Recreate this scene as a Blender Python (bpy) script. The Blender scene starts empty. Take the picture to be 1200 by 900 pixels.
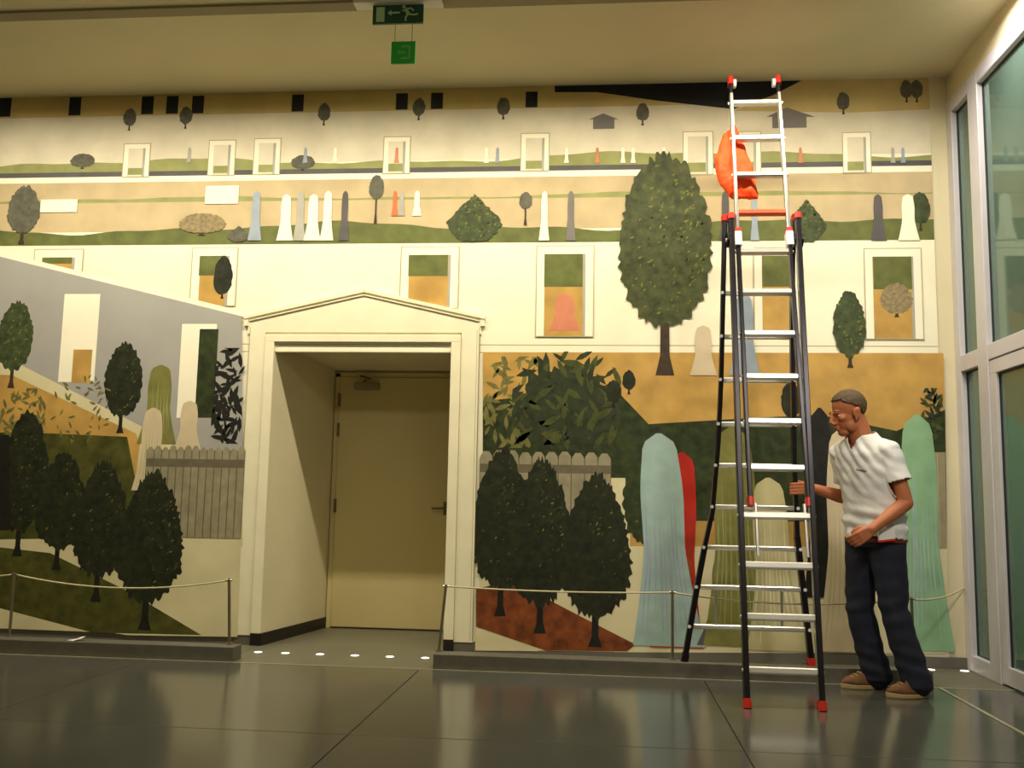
import bpy, bmesh, math, random
from mathutils import Vector, Matrix, noise

S = bpy.context.scene
C = S.collection

# ------------------------------------------------------------------ camera
cam_data = bpy.data.cameras.new('camera')
cam = bpy.data.objects.new('camera', cam_data)
C.objects.link(cam)
cam_data.sensor_width = 36.0
cam_data.lens = 33.74
cam_data.clip_start = 0.05
_r = Vector((0.99547822, 0.09310018, 0.01885387))
_u = Vector((-0.00733584, -0.12254103, 0.99243634))
_f = Vector((-0.09470637, 0.98808707, 0.12130396))
cam.matrix_world = Matrix(((_r.x, _u.x, -_f.x, 0.0), (_r.y, _u.y, -_f.y, -6.833), (_r.z, _u.z, -_f.z, 1.0533), (0, 0, 0, 1)))
S.camera = cam

# ------------------------------------------------------------------ world (night outside the glass)
world = bpy.data.worlds.new('night'); S.world = world
world.use_nodes = True
world.node_tree.nodes['Background'].inputs[0].default_value = (0.20, 0.32, 0.27, 1)
world.node_tree.nodes['Background'].inputs[1].default_value = 0.75

# ------------------------------------------------------------------ large lights
WARM = (1.0, 0.905, 0.675)
def area_light(name, loc, direction, sx, sy, power, color, spread=math.pi):
    d = bpy.data.lights.new(name, 'AREA'); d.shape = 'RECTANGLE'; d.size = sx; d.size_y = sy
    d.energy = power; d.color = color; d.spread = spread
    o = bpy.data.objects.new(name, d); C.objects.link(o)
    o.location = loc
    o.rotation_euler = Vector(direction).to_track_quat('-Z', 'Y').to_euler()
    return o
# strip lights hidden behind the ceiling beam wash the painted wall
area_light('wall_wash_light', (-1.55, -1.20, 4.085), (0, 0.32, -0.95), 7.2, 0.06, 152, WARM, math.radians(138))
area_light('corner_light', (2.10, -1.24, 4.09), (0.08, -0.05, -1), 0.30, 0.06, 18, (1.0, 0.95, 0.92), math.radians(165))
# added fill for the hall: two unseen area lights overhead
area_light('fill_light', (-2.2, -5.6, 4.00), (0, 0.12, -1), 1.2, 0.6, 33, WARM)
area_light('fill_light', (1.2, -5.6, 4.00), (0, 0.12, -1), 1.2, 0.6, 33, WARM)

# added unseen spot that brightens the man and the ladder end of the wall
_sd = bpy.data.lights.new('fill_spot', 'SPOT'); _sd.energy = 230; _sd.color = (1.0, 0.93, 0.86); _sd.spot_size = math.radians(54); _sd.spot_blend = 1.0; _sd.shadow_soft_size = 0.22
fill_spot = bpy.data.objects.new('fill_spot', _sd); C.objects.link(fill_spot); fill_spot.location = (1.75, -4.15, 3.78)
fill_spot.rotation_euler = (Vector((1.45, -0.9, 1.45)) - Vector((1.75, -4.15, 3.78))).to_track_quat('-Z', 'Y').to_euler()

S.view_settings.view_transform = 'Standard'
S.view_settings.look = 'None'
S.view_settings.gamma = 1.0
S.view_settings.use_curve_mapping = False
S.view_settings.exposure = 0.0

# ------------------------------------------------------------------ materials
def srgb(r, g, b):
    def f(c):
        c /= 255.0
        return c / 12.92 if c <= 0.04045 else ((c + 0.055) / 1.055) ** 2.4
    return (f(r), f(g), f(b), 1.0)

MATS = {}
def mat(name, rgb, rough=0.6, metal=0.0, var=0.12, scale=6.0, bump=0.0, bscale=40.0, spec=0.5, rgb2=None, detail=4.0, stretch=None):
    """Principled material with procedural noise variation and optional bump."""
    if name in MATS: return MATS[name]
    m = bpy.data.materials.new(name); m.use_nodes = True
    nt = m.node_tree; b = nt.nodes['Principled BSDF']
    b.inputs['Roughness'].default_value = rough
    b.inputs['Metallic'].default_value = metal
    b.inputs['Specular IOR Level'].default_value = spec
    c = srgb(*rgb)
    if rgb2 is None:
        c1 = tuple(max(0, v * (1 - var)) for v in c[:3]) + (1,)
        c2 = tuple(min(1, v * (1 + var)) for v in c[:3]) + (1,)
    else:
        c1, c2 = c, srgb(*rgb2)
    tc = nt.nodes.new('ShaderNodeTexCoord')
    src = tc.outputs['Object']
    if stretch:
        mp = nt.nodes.new('ShaderNodeMapping'); mp.inputs['Scale'].default_value = stretch
        nt.links.new(src, mp.inputs['Vector']); src = mp.outputs['Vector']
    n = nt.nodes.new('ShaderNodeTexNoise'); n.inputs['Scale'].default_value = scale; n.inputs['Detail'].default_value = detail
    nt.links.new(src, n.inputs['Vector'])
    r = nt.nodes.new('ShaderNodeValToRGB'); r.color_ramp.elements[0].position = 0.3; r.color_ramp.elements[1].position = 0.7
    r.color_ramp.elements[0].color = c1; r.color_ramp.elements[1].color = c2
    nt.links.new(n.outputs['Fac'], r.inputs['Fac']); nt.links.new(r.outputs['Color'], b.inputs['Base Color'])
    if bump > 0:
        n2 = nt.nodes.new('ShaderNodeTexNoise'); n2.inputs['Scale'].default_value = bscale; n2.inputs['Detail'].default_value = 3
        nt.links.new(src, n2.inputs['Vector'])
        bp = nt.nodes.new('ShaderNodeBump'); bp.inputs['Strength'].default_value = bump; bp.inputs['Distance'].default_value = 0.01
        nt.links.new(n2.outputs['Fac'], bp.inputs['Height']); nt.links.new(bp.outputs['Normal'], b.inputs['Normal'])
    MATS[name] = m
    return m

def emit_mat(name, rgb, strength):
    m = mat(name, rgb, 0.4)
    b = m.node_tree.nodes['Principled BSDF']
    b.inputs['Emission Color'].default_value = srgb(*rgb); b.inputs['Emission Strength'].default_value = strength
    return m

mat('plaster', (220, 209, 174), 0.75, var=0.05, scale=2.0, bump=0.05, bscale=120)
mat('plaster_ceiling', (216, 206, 168), 0.8, var=0.04, scale=1.5)
mat('beam_paint', (150, 138, 105), 0.7, var=0.06, scale=2.0)
mat('floor_tile', (78, 78, 71), 0.165, spec=1.0, var=0.16, scale=1.6, bump=0.012, bscale=9, detail=8)
mat('floor_joint', (38, 36, 30), 0.8)
mat('floor_edge', (104, 101, 84), 0.42, var=0.08, scale=3)
mat('steel_strip', (205, 200, 175), 0.35, metal=0.6)
mat('kerb_stone', (92, 88, 76), 0.55, var=0.12, scale=14, bump=0.05)
mat('base_grey', (98, 94, 84), 0.6)
mat('base_black', (24, 20, 18), 0.45)
mat('frame_cream', (236, 228, 198), 0.6, var=0.05, scale=5, bump=0.03, bscale=60)
mat('frame_line', (170, 156, 112), 0.7)
mat('door_paint', (205, 190, 138), 0.45, var=0.04, scale=1.2)
mat('jamb_paint', (208, 192, 140), 0.5, var=0.04)
mat('hinge_metal', (120, 108, 80), 0.4, metal=0.6)
mat('closer_metal', (150, 142, 122), 0.45, metal=0.4)
mat('window_alu', (206, 202, 208), 0.35, metal=0.0, var=0.03)
mat('gasket', (28, 26, 30), 0.6)
mat('rail_black', (36, 32, 36), 0.32, metal=0.55, var=0.2)
mat('rail_alu', (205, 203, 200), 0.28, metal=0.85, var=0.05)
mat('rung_alu', (222, 220, 214), 0.33, metal=0.7, var=0.05)
mat('red_plastic', (205, 40, 24), 0.4, var=0.06)
mat('orange_plastic', (226, 84, 40), 0.4, var=0.06)
mat('white_plastic', (235, 233, 228), 0.4, var=0.03)
mat('bag_nylon', (250, 74, 6), 0.65, spec=0.3, var=0.12, scale=9, bump=0.15, bscale=60)
mat('skin', (186, 112, 72), 0.5, var=0.08, scale=14, spec=0.4)
mat('hair', (92, 72, 48), 0.75, var=0.25, scale=60, bump=0.5, bscale=240)
mat('brow_hair', (70, 52, 36), 0.8)
mat('eye_white', (215, 205, 195), 0.3)
mat('iris', (50, 40, 34), 0.3)
mat('lip', (160, 82, 62), 0.5)
mat('tshirt', (226, 224, 220), 0.85, var=0.03, scale=8, bump=0.08, bscale=30)
mat('ink', (70, 72, 80), 0.7)
mat('denim', (25, 27, 44), 0.85, var=0.22, scale=18, bump=0.12, bscale=160)
mat('belt_leather', (96, 34, 24), 0.5)
mat('shoe_suede', (112, 74, 42), 0.75, var=0.15, scale=20)
mat('shoe_sole', (176, 152, 106), 0.6)
mat('post_steel', (150, 140, 118), 0.3, metal=0.8)
mat('rope', (196, 186, 150), 0.6, var=0.1, scale=60)
mat('sign_dark_green', (18, 74, 48), 0.5, var=0.04)
mat('sign_green', (14, 176, 52), 0.5, var=0.04)
mat('sign_mark', (176, 205, 160), 0.5, var=0.03)
mat('sign_mark_dim', (120, 190, 105), 0.5, var=0.03)
mat('housing_white', (225, 220, 205), 0.5, var=0.03)
mat('wire', (140, 128, 100), 0.4, metal=0.5)
emit_mat('floor_lens', (255, 250, 240), 2.2)
emit_mat('fill_panel_glow', (255, 240, 205), 3.0)  # glowing face of the added fill panels
mat('paper', (225, 222, 225), 0.7)
# mural paints
P = 0.62
for nm, rgb, var, sc in (
    ('cream', (244, 237, 210), .04, 3), ('white', (246, 239, 216), .03, 4), ('sky', (220, 210, 186), .12, 3), ('tan_dark', (200, 178, 118), .12, 3),
    ('night', (26, 28, 34), .3, 8), ('hill', (146, 148, 92), .15, 7), ('slate', (88, 84, 84), .12, 9), ('tan', (192, 172, 134), .12, 4),
    ('grass', (98, 104, 54), .22, 9), ('line', (176, 164, 128), .1, 5), ('stone', (170, 166, 156), .1, 8), ('roof_grey', (118, 112, 108), .1, 8),
    ('ochre', (190, 150, 78), .2, 5), ('hedge', (44, 54, 22), .5, 16), ('pave', (214, 204, 164), .08, 3), ('pave_dark', (190, 180, 134), .1, 5),
    ('rust', (120, 62, 28), .45, 14), ('bluegrey', (164, 161, 157), .05, 3), ('grass_dark', (74, 74, 28), .35, 14), ('slatewood', (150, 140, 112), .12, 12),
    ('wood', (146, 138, 112), .16, 14), ('wood_dark', (104, 96, 76), .12, 14), ('blue', (150, 162, 176), .1, 9), ('blue_pale', (154, 178, 172), .12, 8),
    ('rose', (206, 130, 100), .1, 9), ('rust_light', (214, 110, 70), .1, 9), ('rust_red', (176, 34, 18), .18, 8), ('olive', (122, 120, 62), .2, 9),
    ('seafoam', (138, 178, 138), .12, 7), ('pale_skin', (206, 188, 156), .08, 6), ('tree_black', (26, 26, 20), .4, 20), ('tree_dark', (34, 38, 20), .5, 22),
    ('tree_grey', (92, 90, 76), .25, 30), ('tree_green', (62, 72, 42), .4, 26), ('tree_big', (66, 72, 40), .45, 18), ('bush_pale', (140, 124, 90), .3, 40),
    ('leaf_dark', (44, 52, 30), .4, 20), ('leaf_pale', (112, 108, 58), .3, 20), ('leaf_light', (110, 112, 44), .3, 20), ('trunk', (62, 48, 34), .3, 20),
    ('leaf_mid', (70, 76, 34), .3, 20)):
    mat('paint_' + nm, rgb, P, var=var, scale=sc, bump=0.02, bscale=70, spec=0.3)

def glass_material():
    m = bpy.data.materials.new('window_glass'); m.use_nodes = True
    nt = m.node_tree
    for n in list(nt.nodes): nt.nodes.remove(n)
    out = nt.nodes.new('ShaderNodeOutputMaterial')
    tr = nt.nodes.new('ShaderNodeBsdfTransparent'); tr.inputs[0].default_value = (0.86, 0.96, 0.91, 1)
    gl = nt.nodes.new('ShaderNodeBsdfGlossy'); gl.inputs['Color'].default_value = (0.72, 0.86, 0.80, 1); gl.inputs['Roughness'].default_value = 0.06
    df = nt.nodes.new('ShaderNodeBsdfDiffuse'); df.inputs['Color'].default_value = (0.17, 0.27, 0.22, 1)     # satin film on the glass
    fm = nt.nodes.new('ShaderNodeMixShader'); fm.inputs[0].default_value = 0.55
    nt.links.new(tr.outputs[0], fm.inputs[1]); nt.links.new(df.outputs[0], fm.inputs[2])
    fr = nt.nodes.new('ShaderNodeFresnel'); fr.inputs['IOR'].default_value = 2.0
    mx = nt.nodes.new('ShaderNodeMixShader')
    nt.links.new(fr.outputs[0], mx.inputs[0]); nt.links.new(fm.outputs[0], mx.inputs[1]); nt.links.new(gl.outputs[0], mx.inputs[2])
    nt.links.new(mx.outputs[0], out.inputs[0])
    MATS['window_glass'] = m
glass_material()

# ------------------------------------------------------------------ mesh helpers
class MB:
    """collects simple solids, then links them as one mesh object"""
    def __init__(self): self.v = []; self.f = []; self.m = []
    def add(self, vs, fs, mi=0):
        o = len(self.v); self.v += [tuple(v) for v in vs]
        for q in fs: self.f.append(tuple(i + o for i in q)); self.m.append(mi)
    def box(self, x0, y0, z0, x1, y1, z1, mi=0):
        vs = [(x, y, z) for z in (z0, z1) for y in (y0, y1) for x in (x0, x1)]
        self.add(vs, [(0, 2, 3, 1), (4, 5, 7, 6), (0, 1, 5, 4), (2, 6, 7, 3), (0, 4, 6, 2), (1, 3, 7, 5)], mi)
    def beam(self, a, b, w, d, ref=(0, 1, 0), mi=0, ch=0.0):
        """box section bar a->b; w across, d along ref; ch chamfers the section"""
        a = Vector(a); b = Vector(b); t = (b - a).normalized(); r = Vector(ref); r = (r - t * r.dot(t)).normalized(); s = t.cross(r)
        if ch > 0:
            sec = [(-w/2+ch, -d/2), (w/2-ch, -d/2), (w/2, -d/2+ch), (w/2, d/2-ch), (w/2-ch, d/2), (-w/2+ch, d/2), (-w/2, d/2-ch), (-w/2, -d/2+ch)]
        else: sec = [(-w/2, -d/2), (w/2, -d/2), (w/2, d/2), (-w/2, d/2)]
        n = len(sec)
        vs = [p + s * x + r * y for p in (a, b) for x, y in sec]
        fs = [(i, (i+1) % n, n + (i+1) % n, n + i) for i in range(n)] + [tuple(reversed(range(n))), tuple(range(n, 2*n))]
        self.add(vs, fs, mi)
    def tube(self, pts, rad, n=10, mi=0, cap=True):
        pts = [Vector(p) for p in pts]
        rads = rad if isinstance(rad, (list, tuple)) else [rad] * len(pts)
        up = Vector((0.123, 0.317, 0.94)); rings = []
        for i, p in enumerate(pts):
            t = (pts[min(i+1, len(pts)-1)] - pts[max(i-1, 0)]).normalized()
            if abs(t.dot(up)) > 0.93: up = Vector((0.94, 0.317, 0.123))
            a = (up - t * up.dot(t)).normalized(); b = t.cross(a)
            rings.append([p + (a * math.cos(k*2*math.pi/n) + b * math.sin(k*2*math.pi/n)) * rads[i] for k in range(n)])
        vs = [v for r in rings for v in r]; fs = []
        for i in range(len(pts)-1):
            for k in range(n): fs.append((i*n+k, i*n+(k+1) % n, (i+1)*n+(k+1) % n, (i+1)*n+k))
        if cap: fs += [tuple(reversed(range(n))), tuple(range((len(pts)-1)*n, len(pts)*n))]
        self.add(vs, fs, mi)
    def loft(self, rings, mi=0):
        n = len(rings[0]); vs = [v for r in rings for v in r]; fs = []
        for i in range(len(rings)-1):
            for k in range(n): fs.append((i*n+k, i*n+(k+1) % n, (i+1)*n+(k+1) % n, (i+1)*n+k))
        fs += [tuple(reversed(range(n))), tuple(range((len(rings)-1)*n, len(rings)*n))]
        self.add(vs, fs, mi)
    def ellipsoid(self, c, ax, ay, az, nu=14, nv=9, mi=0):
        """ax, ay, az are radius vectors"""
        c = Vector(c); ax = Vector(ax); ay = Vector(ay); az = Vector(az); vs = [c - az]; fs = []
        for j in range(1, nv):
            th = -math.pi/2 + math.pi*j/nv
            for i in range(nu):
                ph = 2*math.pi*i/nu
                vs.append(c + ax*math.cos(th)*math.cos(ph) + ay*math.cos(th)*math.sin(ph) + az*math.sin(th))
        vs.append(c + az); L = len(vs)-1
        for i in range(nu): fs.append((0, 1+(i+1) % nu, 1+i))
        for j in range(nv-2):
            for i in range(nu): fs.append((1+j*nu+i, 1+j*nu+(i+1) % nu, 1+(j+1)*nu+(i+1) % nu, 1+(j+1)*nu+i))
        b = 1+(nv-2)*nu
        for i in range(nu): fs.append((b+i, b+(i+1) % nu, L))
        self.add(vs, fs, mi)
    def prism(self, poly, y0, y1, mi=0):
        """polygon in x,z extruded along y"""
        n = len(poly)
        vs = [(x, y0, z) for x, z in poly] + [(x, y1, z) for x, z in poly]
        fs = [tuple(range(n)), tuple(reversed(range(n, 2*n)))] + [(i, n+i, n+(i+1) % n, (i+1) % n) for i in range(n)]
        self.add(vs, fs, mi)
    def mesh(self, name, mats, smooth=False):
        me = bpy.data.meshes.new(name); me.from_pydata(self.v, [], self.f)
        for k in (mats if isinstance(mats, (list, tuple)) else [mats]): me.materials.append(MATS[k])
        me.polygons.foreach_set('material_index', self.m)
        bm = bmesh.new(); bm.from_mesh(me); bmesh.ops.recalc_face_normals(bm, faces=bm.faces); bm.to_mesh(me); bm.free()
        if smooth: me.polygons.foreach_set('use_smooth', [True]*len(me.polygons))
        me.update(); return me
    def build(self, name, mats, parent=None, smooth=False, bevel=0.0):
        o = bpy.data.objects.new(name, self.mesh(name, mats, smooth)); C.objects.link(o)
        if parent: o.parent = parent
        if bevel > 0:
            b = o.modifiers.new('bevel', 'BEVEL'); b.width = bevel; b.segments = 2; b.limit_method = 'ANGLE'
        return o

def tag(o, label=None, category=None, group=None, kind=None):
    if label: o['label'] = label
    if category: o['category'] = category
    if group: o['group'] = group
    if kind: o['kind'] = kind
    return o
def structure(o): o['kind'] = 'structure'; return o
def thing(name, label, category, loc=(0, 0, 0), group=None):
    o = bpy.data.objects.new(name, None); C.objects.link(o); o.location = loc; o.empty_display_size = 0.1
    return tag(o, label, category, group)
def box_part(name, dims, m, parent, bevel=0.0):
    b = MB(); b.box(*dims); return b.build(name, m, parent, bevel=bevel)
def link_copy(src, parent, loc=None):
    c = src.copy(); C.objects.link(c); c.parent = parent
    if loc is not None: c.location = loc
    return c

# ================================================================== the room
XW = 2.435            # inner face of the glazed wall
ZC = 4.13             # soffit over the painted wall
ZH = 4.05             # ceiling of the hall
XMIN, YMIN = -7.0, -10.0

# floor: dark slab with large tiles set on it
fb = MB(); fb.box(XMIN, YMIN, -0.12, 3.2, 1.3, -0.008)
floor = structure(fb.build('floor', 'floor_joint'))
xs = [-6.41, -4.66, -2.91, -1.13, 0.62, 1.992]; ys = [-0.742, -2.45, -4.20, -5.95, -7.70, -9.45]
proto = {}
for i in range(len(xs)-1):
    for j in range(len(ys)-1):
        x0, x1, y1, y0 = xs[i]+.003, xs[i+1]-.003, ys[j]-.003, ys[j+1]+.003
        key = (round(x1-x0, 3), round(y1-y0, 3))
        if key not in proto:
            b = MB(); b.box(0, 0, -0.02, key[0], key[1], 0); o = b.build('tile', 'floor_tile', floor, bevel=0.002); proto[key] = o
        else: o = link_copy(proto[key], floor)
        o.location = (x0, y0, 0)
for j in range(len(ys)-1):
    b = MB(); b.box(2.018, ys[j+1]+.003, -0.02, XW+.06, ys[j]-.003, 0); b.build('tile', 'floor_tile', floor, bevel=0.002)
for x0, x1, y0, y1 in ((-6.41, -2.432, -.724, 0), (-2.428, -1.052, -.724, 1.06), (-1.048, 0.62, -.724, 0), (.624, XW+.06, -.724, 0)):
    b = MB(); b.box(x0, y0, -0.02, x1, y1, 0); b.build('tile', 'floor_edge', floor)
b = MB(); b.box(-6.41, -.741, -0.02, XW, -.725, 0.002); b.build('edge_strip', 'steel_strip', floor)
b = MB(); b.box(1.994, YMIN, -0.02, 2.014, -.744, 0.002); b.build('edge_strip', 'steel_strip', floor)

# painted wall with the door niche opening
OX0, OX1, OZ = -2.42, -1.10, 2.19
b = MB(); b.box(XMIN, 0, 0, OX0-.01, .25, ZC+.2); b.box(OX1+.01, 0, 0, 2.55, .25, ZC+.2); b.box(OX0-.01, 0, OZ+.02, OX1+.01, .25, ZC+.2)
structure(b.build('wall_back', 'plaster'))
# niche shell: splayed cheeks, soffit and end wall
NB = 1.05
b = MB()
def quad(mb, *p): mb.add(p, [tuple(range(len(p)))])
b.add([(OX0, -.02, 0), (-2.25, NB, 0), (-2.25, NB, 2.12), (OX0, -.02, OZ), (OX0-.01, -.02, 0), (-2.45, NB, 0), (-2.45, NB, 2.3), (OX0-.01, -.02, OZ+.02)],
      [(0, 1, 2, 3), (5, 4, 7, 6), (0, 3, 7, 4), (1, 5, 6, 2), (3, 2, 6, 7), (0, 4, 5, 1)])
structure(b.build('wall_niche_left', 'plaster'))
b = MB()
b.add([(OX1, -.02, 0), (-1.16, NB, 0), (-1.16, NB, 2.12), (OX1, -.02, OZ), (OX1+.01, -.02, 0), (-.9, NB, 0), (-.9, NB, 2.3), (OX1+.01, -.02, OZ+.02)],
      [(0, 3, 2, 1), (4, 5, 6, 7), (0, 4, 7, 3), (1, 2, 6, 5), (3, 7, 6, 2), (0, 1, 5, 4)])
structure(b.build('wall_niche_right', 'plaster'))
b = MB()
b.add([(OX0, -.02, OZ), (OX1, -.02, OZ), (-1.16, NB, 2.12), (-2.25, NB, 2.12), (OX0, -.02, OZ+.02), (OX1, -.02, OZ+.02), (-1.16, NB, 2.35), (-2.25, NB, 2.35)],
      [(0, 1, 2, 3), (7, 6, 5, 4), (0, 4, 5, 1), (1, 5, 6, 2), (2, 6, 7, 3), (3, 7, 4, 0)])
structure(b.build('ceiling_niche', 'plaster'))
b = MB(); b.box(-2.4, NB, 0, -1.0, NB+.12, 2.3); structure(b.build('wall_niche_end', 'plaster'))
# black skirting in the niche
b = MB()
def skirt(mb, p, q, h, t):
    p = Vector(p); q = Vector(q); d = (q-p).normalized(); n = Vector((-d.y, d.x, 0)) * t
    vs = [p, q, q-n, p-n]; mb.add([(v.x, v.y, z) for z in (0, h) for v in vs], [(0, 1, 2, 3), (7, 6, 5, 4), (0, 4, 5, 1), (1, 5, 6, 2), (2, 6, 7, 3), (3, 7, 4, 0)])
skirt(b, (OX0, -.022, 0), (-2.25, NB, 0), .085, .012); b.box(-2.49, -.036, 0, OX0+.012, -.022, .085); b.box(-2.25, NB-.012, 0, -2.225, NB, .085)
structure(b.build('baseboard_niche', 'base_black'))
b = MB(); b.box(-1.10, -.036, 0, -1.03, -.022, .085); structure(b.build('baseboard_niche_right', 'base_black'))
# grey skirting under the painting
b = MB(); b.box(XMIN, -.016, 0, -2.615, 0, .075); b.box(-2.615, -.02, 0, -2.49, 0, .07); structure(b.build('baseboard_left', 'base_grey'))
b = MB(); b.box(-1.03, -.02, 0, 2.425, 0, .075); structure(b.build('baseboard_right', 'base_grey'))

# door surround: pilasters, entablature, pediment, raised inner lip
sur = MB()
sur.box(-2.615, -.024, .07, -2.49, 0, 2.25); sur.box(-1.03, -.024, .07, -.895, 0, 2.25)
sur.prism([(-2.63, 2.25), (-.885, 2.25), (-.885, 2.375), (-1.76, 2.575), (-2.63, 2.375)], -.024, 0)
surround = structure(sur.build('trim_1', 'frame_cream'))
l = MB(); l.box(-2.49, -.036, .085, OX0, 0, OZ); l.box(OX1, -.036, .085, -1.03, 0, OZ); l.box(-2.49, -.036, OZ, -1.03, 0, 2.245)
l.build('inner_lip', 'frame_cream', surround, bevel=0.003)
c = MB()
for s in (-1, 1):
    cx = -1.76
    c.beam((cx, -.03, 2.575), (cx + s*.905, -.03, 2.372), .026, .018, (0, 1, 0))
    c.beam((cx, -.028, 2.542), (cx + s*.86, -.028, 2.349), .008, .012, (0, 1, 0))
c.box(-2.66, -.034, 2.31, -2.628, 0, 2.385); c.box(-.892, -.034, 2.31, -.86, 0, 2.385)
c.build('cornice', 'frame_cream', surround)
g = MB(); g.box(-2.493, -.0255, .08, -2.486, 0, 2.26); g.box(-1.034, -.0255, .08, -1.027, 0, 2.26); g.box(-2.49, -.0255, 2.245, -1.03, 0, 2.262)
g.box(-2.615, -.0248, .08, -2.611, 0, 2.3); g.box(-.899, -.0248, .08, -.895, 0, 2.3); g.box(-.915, -.0246, .08, -.912, 0, 2.28)
g.build('surround_line', 'frame_line', surround)  # thin darker strips along the edges of the surround

# kerbs in front of the painting
b = MB(); b.box(XMIN+.05, -.722, 0, -2.345, -.575, .092); structure(b.build('trim_2', 'kerb_stone', bevel=.004))
b = MB(); b.box(-1.05, -.722, 0, 1.975, -.575, .092); structure(b.build('trim_3', 'kerb_stone', bevel=.004))

# ceiling: soffit over the wall, beam, hall ceiling
b = MB(); b.box(XMIN, -1.45, ZC, 2.6, .2, ZC+.15); structure(b.build('ceiling_soffit', 'plaster_ceiling'))
b = MB(); b.box(XMIN, -1.43, ZH, 2.6, -1.33, ZC+.02); structure(b.build('trim_4', 'beam_paint'))
b = MB(); b.box(XMIN, YMIN, ZH+.015, 2.6, -1.42, ZH+.2); structure(b.build('ceiling', 'plaster_ceiling'))

# side and rear walls of the hall
b = MB(); b.box(XMIN-.15, YMIN, 0, XMIN, .2, ZC+.2); structure(b.build('wall_left', 'plaster'))
b = MB(); b.box(XMIN, YMIN-.15, 0, 2.6, YMIN, ZC+.2); structure(b.build('wall_front', 'plaster'))
b = MB(); b.box(XW, YMIN, 3.93, XW+.15, 0, ZC+.2); b.box(XW, YMIN, 0, XW+.15, -4.6, 3.94); structure(b.build('wall_right', 'plaster'))

# glazed wall: fixed side light, sliding door with transom light, further bays
win = MB()
def wb(y0, z0, y1, z1, x0=XW-.012, x1=XW+.07): win.box(x0, min(y0, y1), z0, x1, max(y0, y1), z1)
wb(0, 0, -.10, 3.93); wb(-.40, 0, -.56, 3.93); wb(-.10, 3.835, -.40, 3.93); wb(-.56, 3.835, -4.6, 3.93)
wb(-.10, 1.985, -.40, 2.095); wb(-.56, 2.0, -4.6, 2.10, XW-.008); wb(-.10, 0, -.40, .105)
wb(-2.30, 0, -2.46, 3.93); wb(-4.44, 0, -4.6, 3.93)
window = structure(win.build('window_1', 'window_alu', bevel=.004))
for (y0, y1, z0, z1) in ((-.10, -.40, 2.095, 3.835), (-.10, -.40, .105, 1.985), (-.56, -2.30, 2.10, 3.835), (-2.46, -4.44, 2.10, 3.835)):
    p = MB(); p.box(XW+.030, y1, z0, XW+.038, y0, z1); p.build('pane', 'window_glass', window)
    q = MB()
    for a0, a1, c0, c1 in ((y0, y0-.012, z0, z1), (y1, y1+.012, z0, z1), (y0, y1, z1-.012, z1), (y0, y1, z0, z0+.006)):
        q.box(XW+.024, min(a0, a1), c0, XW+.033, max(a0, a1), c1)
    q.build('gasket', 'gasket', window)
for (y0, y1), nm in (((-.565, -2.295), 'door_2'), ((-2.465, -4.435), 'door_3')):
    d = MB(); X0, X1 = XW-.004, XW+.052
    d.box(X0, y1, .012, X1, y0, .12); d.box(X0, y1, 1.905, X1, y0, 1.992); d.box(X0, y0-.095, .12, X1, y0, 1.905); d.box(X0, y1, .12, X1, y1+.095, 1.905)
    do = structure(d.build(nm, 'window_alu', bevel=.003))
    p = MB(); p.box(XW+.02, y1+.095, .12, XW+.028, y0-.095, 1.905); p.build('pane', 'window_glass', do)
    q = MB()
    for a0, a1, c0, c1 in ((y0-.095, y0-.107, .12, 1.905), (y1+.095, y1+.107, .12, 1.905), (y0-.095, y1+.095, 1.893, 1.905)):
        q.box(XW+.013, min(a0, a1), c0, XW+.022, max(a0, a1), c1)
    q.build('gasket', 'gasket', do)
    h = MB(); h.tube([(XW-.01, y1+.05, .95), (XW-.05, y1+.05, .95), (XW-.05, y1+.05, 1.25), (XW-.01, y1+.05, 1.25)], .009); h.build('handle', 'post_steel', do)

# niche door
dr = structure(MB_door := thing('door_1', None, None, (0, 0, 0)))
DY = NB - .012
b = MB(); b.box(-2.245, DY-.02, 0, -2.205, NB, 2.10); b.box(-1.20, DY-.02, 0, -1.16, NB, 2.10); b.box(-2.245, DY-.02, 2.065, -1.16, NB, 2.105); b.build('frame', 'jamb_paint', dr, bevel=.003)
b = MB(); b.box(-2.203, DY-.03, .012, -1.202, DY+.01, 2.063); leaf = b.build('leaf', 'door_paint', dr, bevel=.003)
for z in (1.87, 1.62, .99):
    b = MB(); b.tube([(-2.204, DY-.036, z-.055), (-2.204, DY-.036, z+.055)], .010); b.box(-2.215, DY-.034, z-.05, -2.193, DY-.028, z+.05); b.build('hinge', 'hinge_metal', dr)
b = MB(); b.tube([(-1.33+.055, DY-.03, .985), (-1.33+.055, DY-.08, .985), (-1.33+.03, DY-.085, .985), (-1.33-.055, DY-.085, .983)], .0095); b.box(-1.295, DY-.038, .93, -1.255, DY-.028, 1.04)
b.build('handle', 'hinge_metal', dr, smooth=False)
b = MB(); b.box(-2.07, DY-.085, 1.955, -1.865, DY-.03, 2.015); cl = b.build('closer', 'closer_metal', dr, bevel=.006)
b = MB(); b.tube([(-1.99, DY-.055, 2.015), (-1.99, DY-.055, 2.035), (-1.92, DY-.12, 2.04), (-2.03, DY-.03, 2.075)], .008); b.build('closer_arm', 'hinge_metal', cl)

# made-up ceiling panels dressing the two added fill lights, out of view
for x, where in ((-2.2, 'on the niche side of the hall'), (1.2, 'on the glass wall side of the hall')):
    t = thing('fill_panel', 'flat white added fill light panel ' + where, 'ceiling lamp', (x, -5.6, ZH+.015), 'added fill panels')
    b = MB(); b.box(-.62, -.32, -.022, .62, .32, 0); b.build('frame', 'housing_white', t)
    b = MB(); b.box(-.58, -.28, -.026, .58, .28, -.02); b.build('diffuser', 'fill_panel_glow', t)

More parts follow.
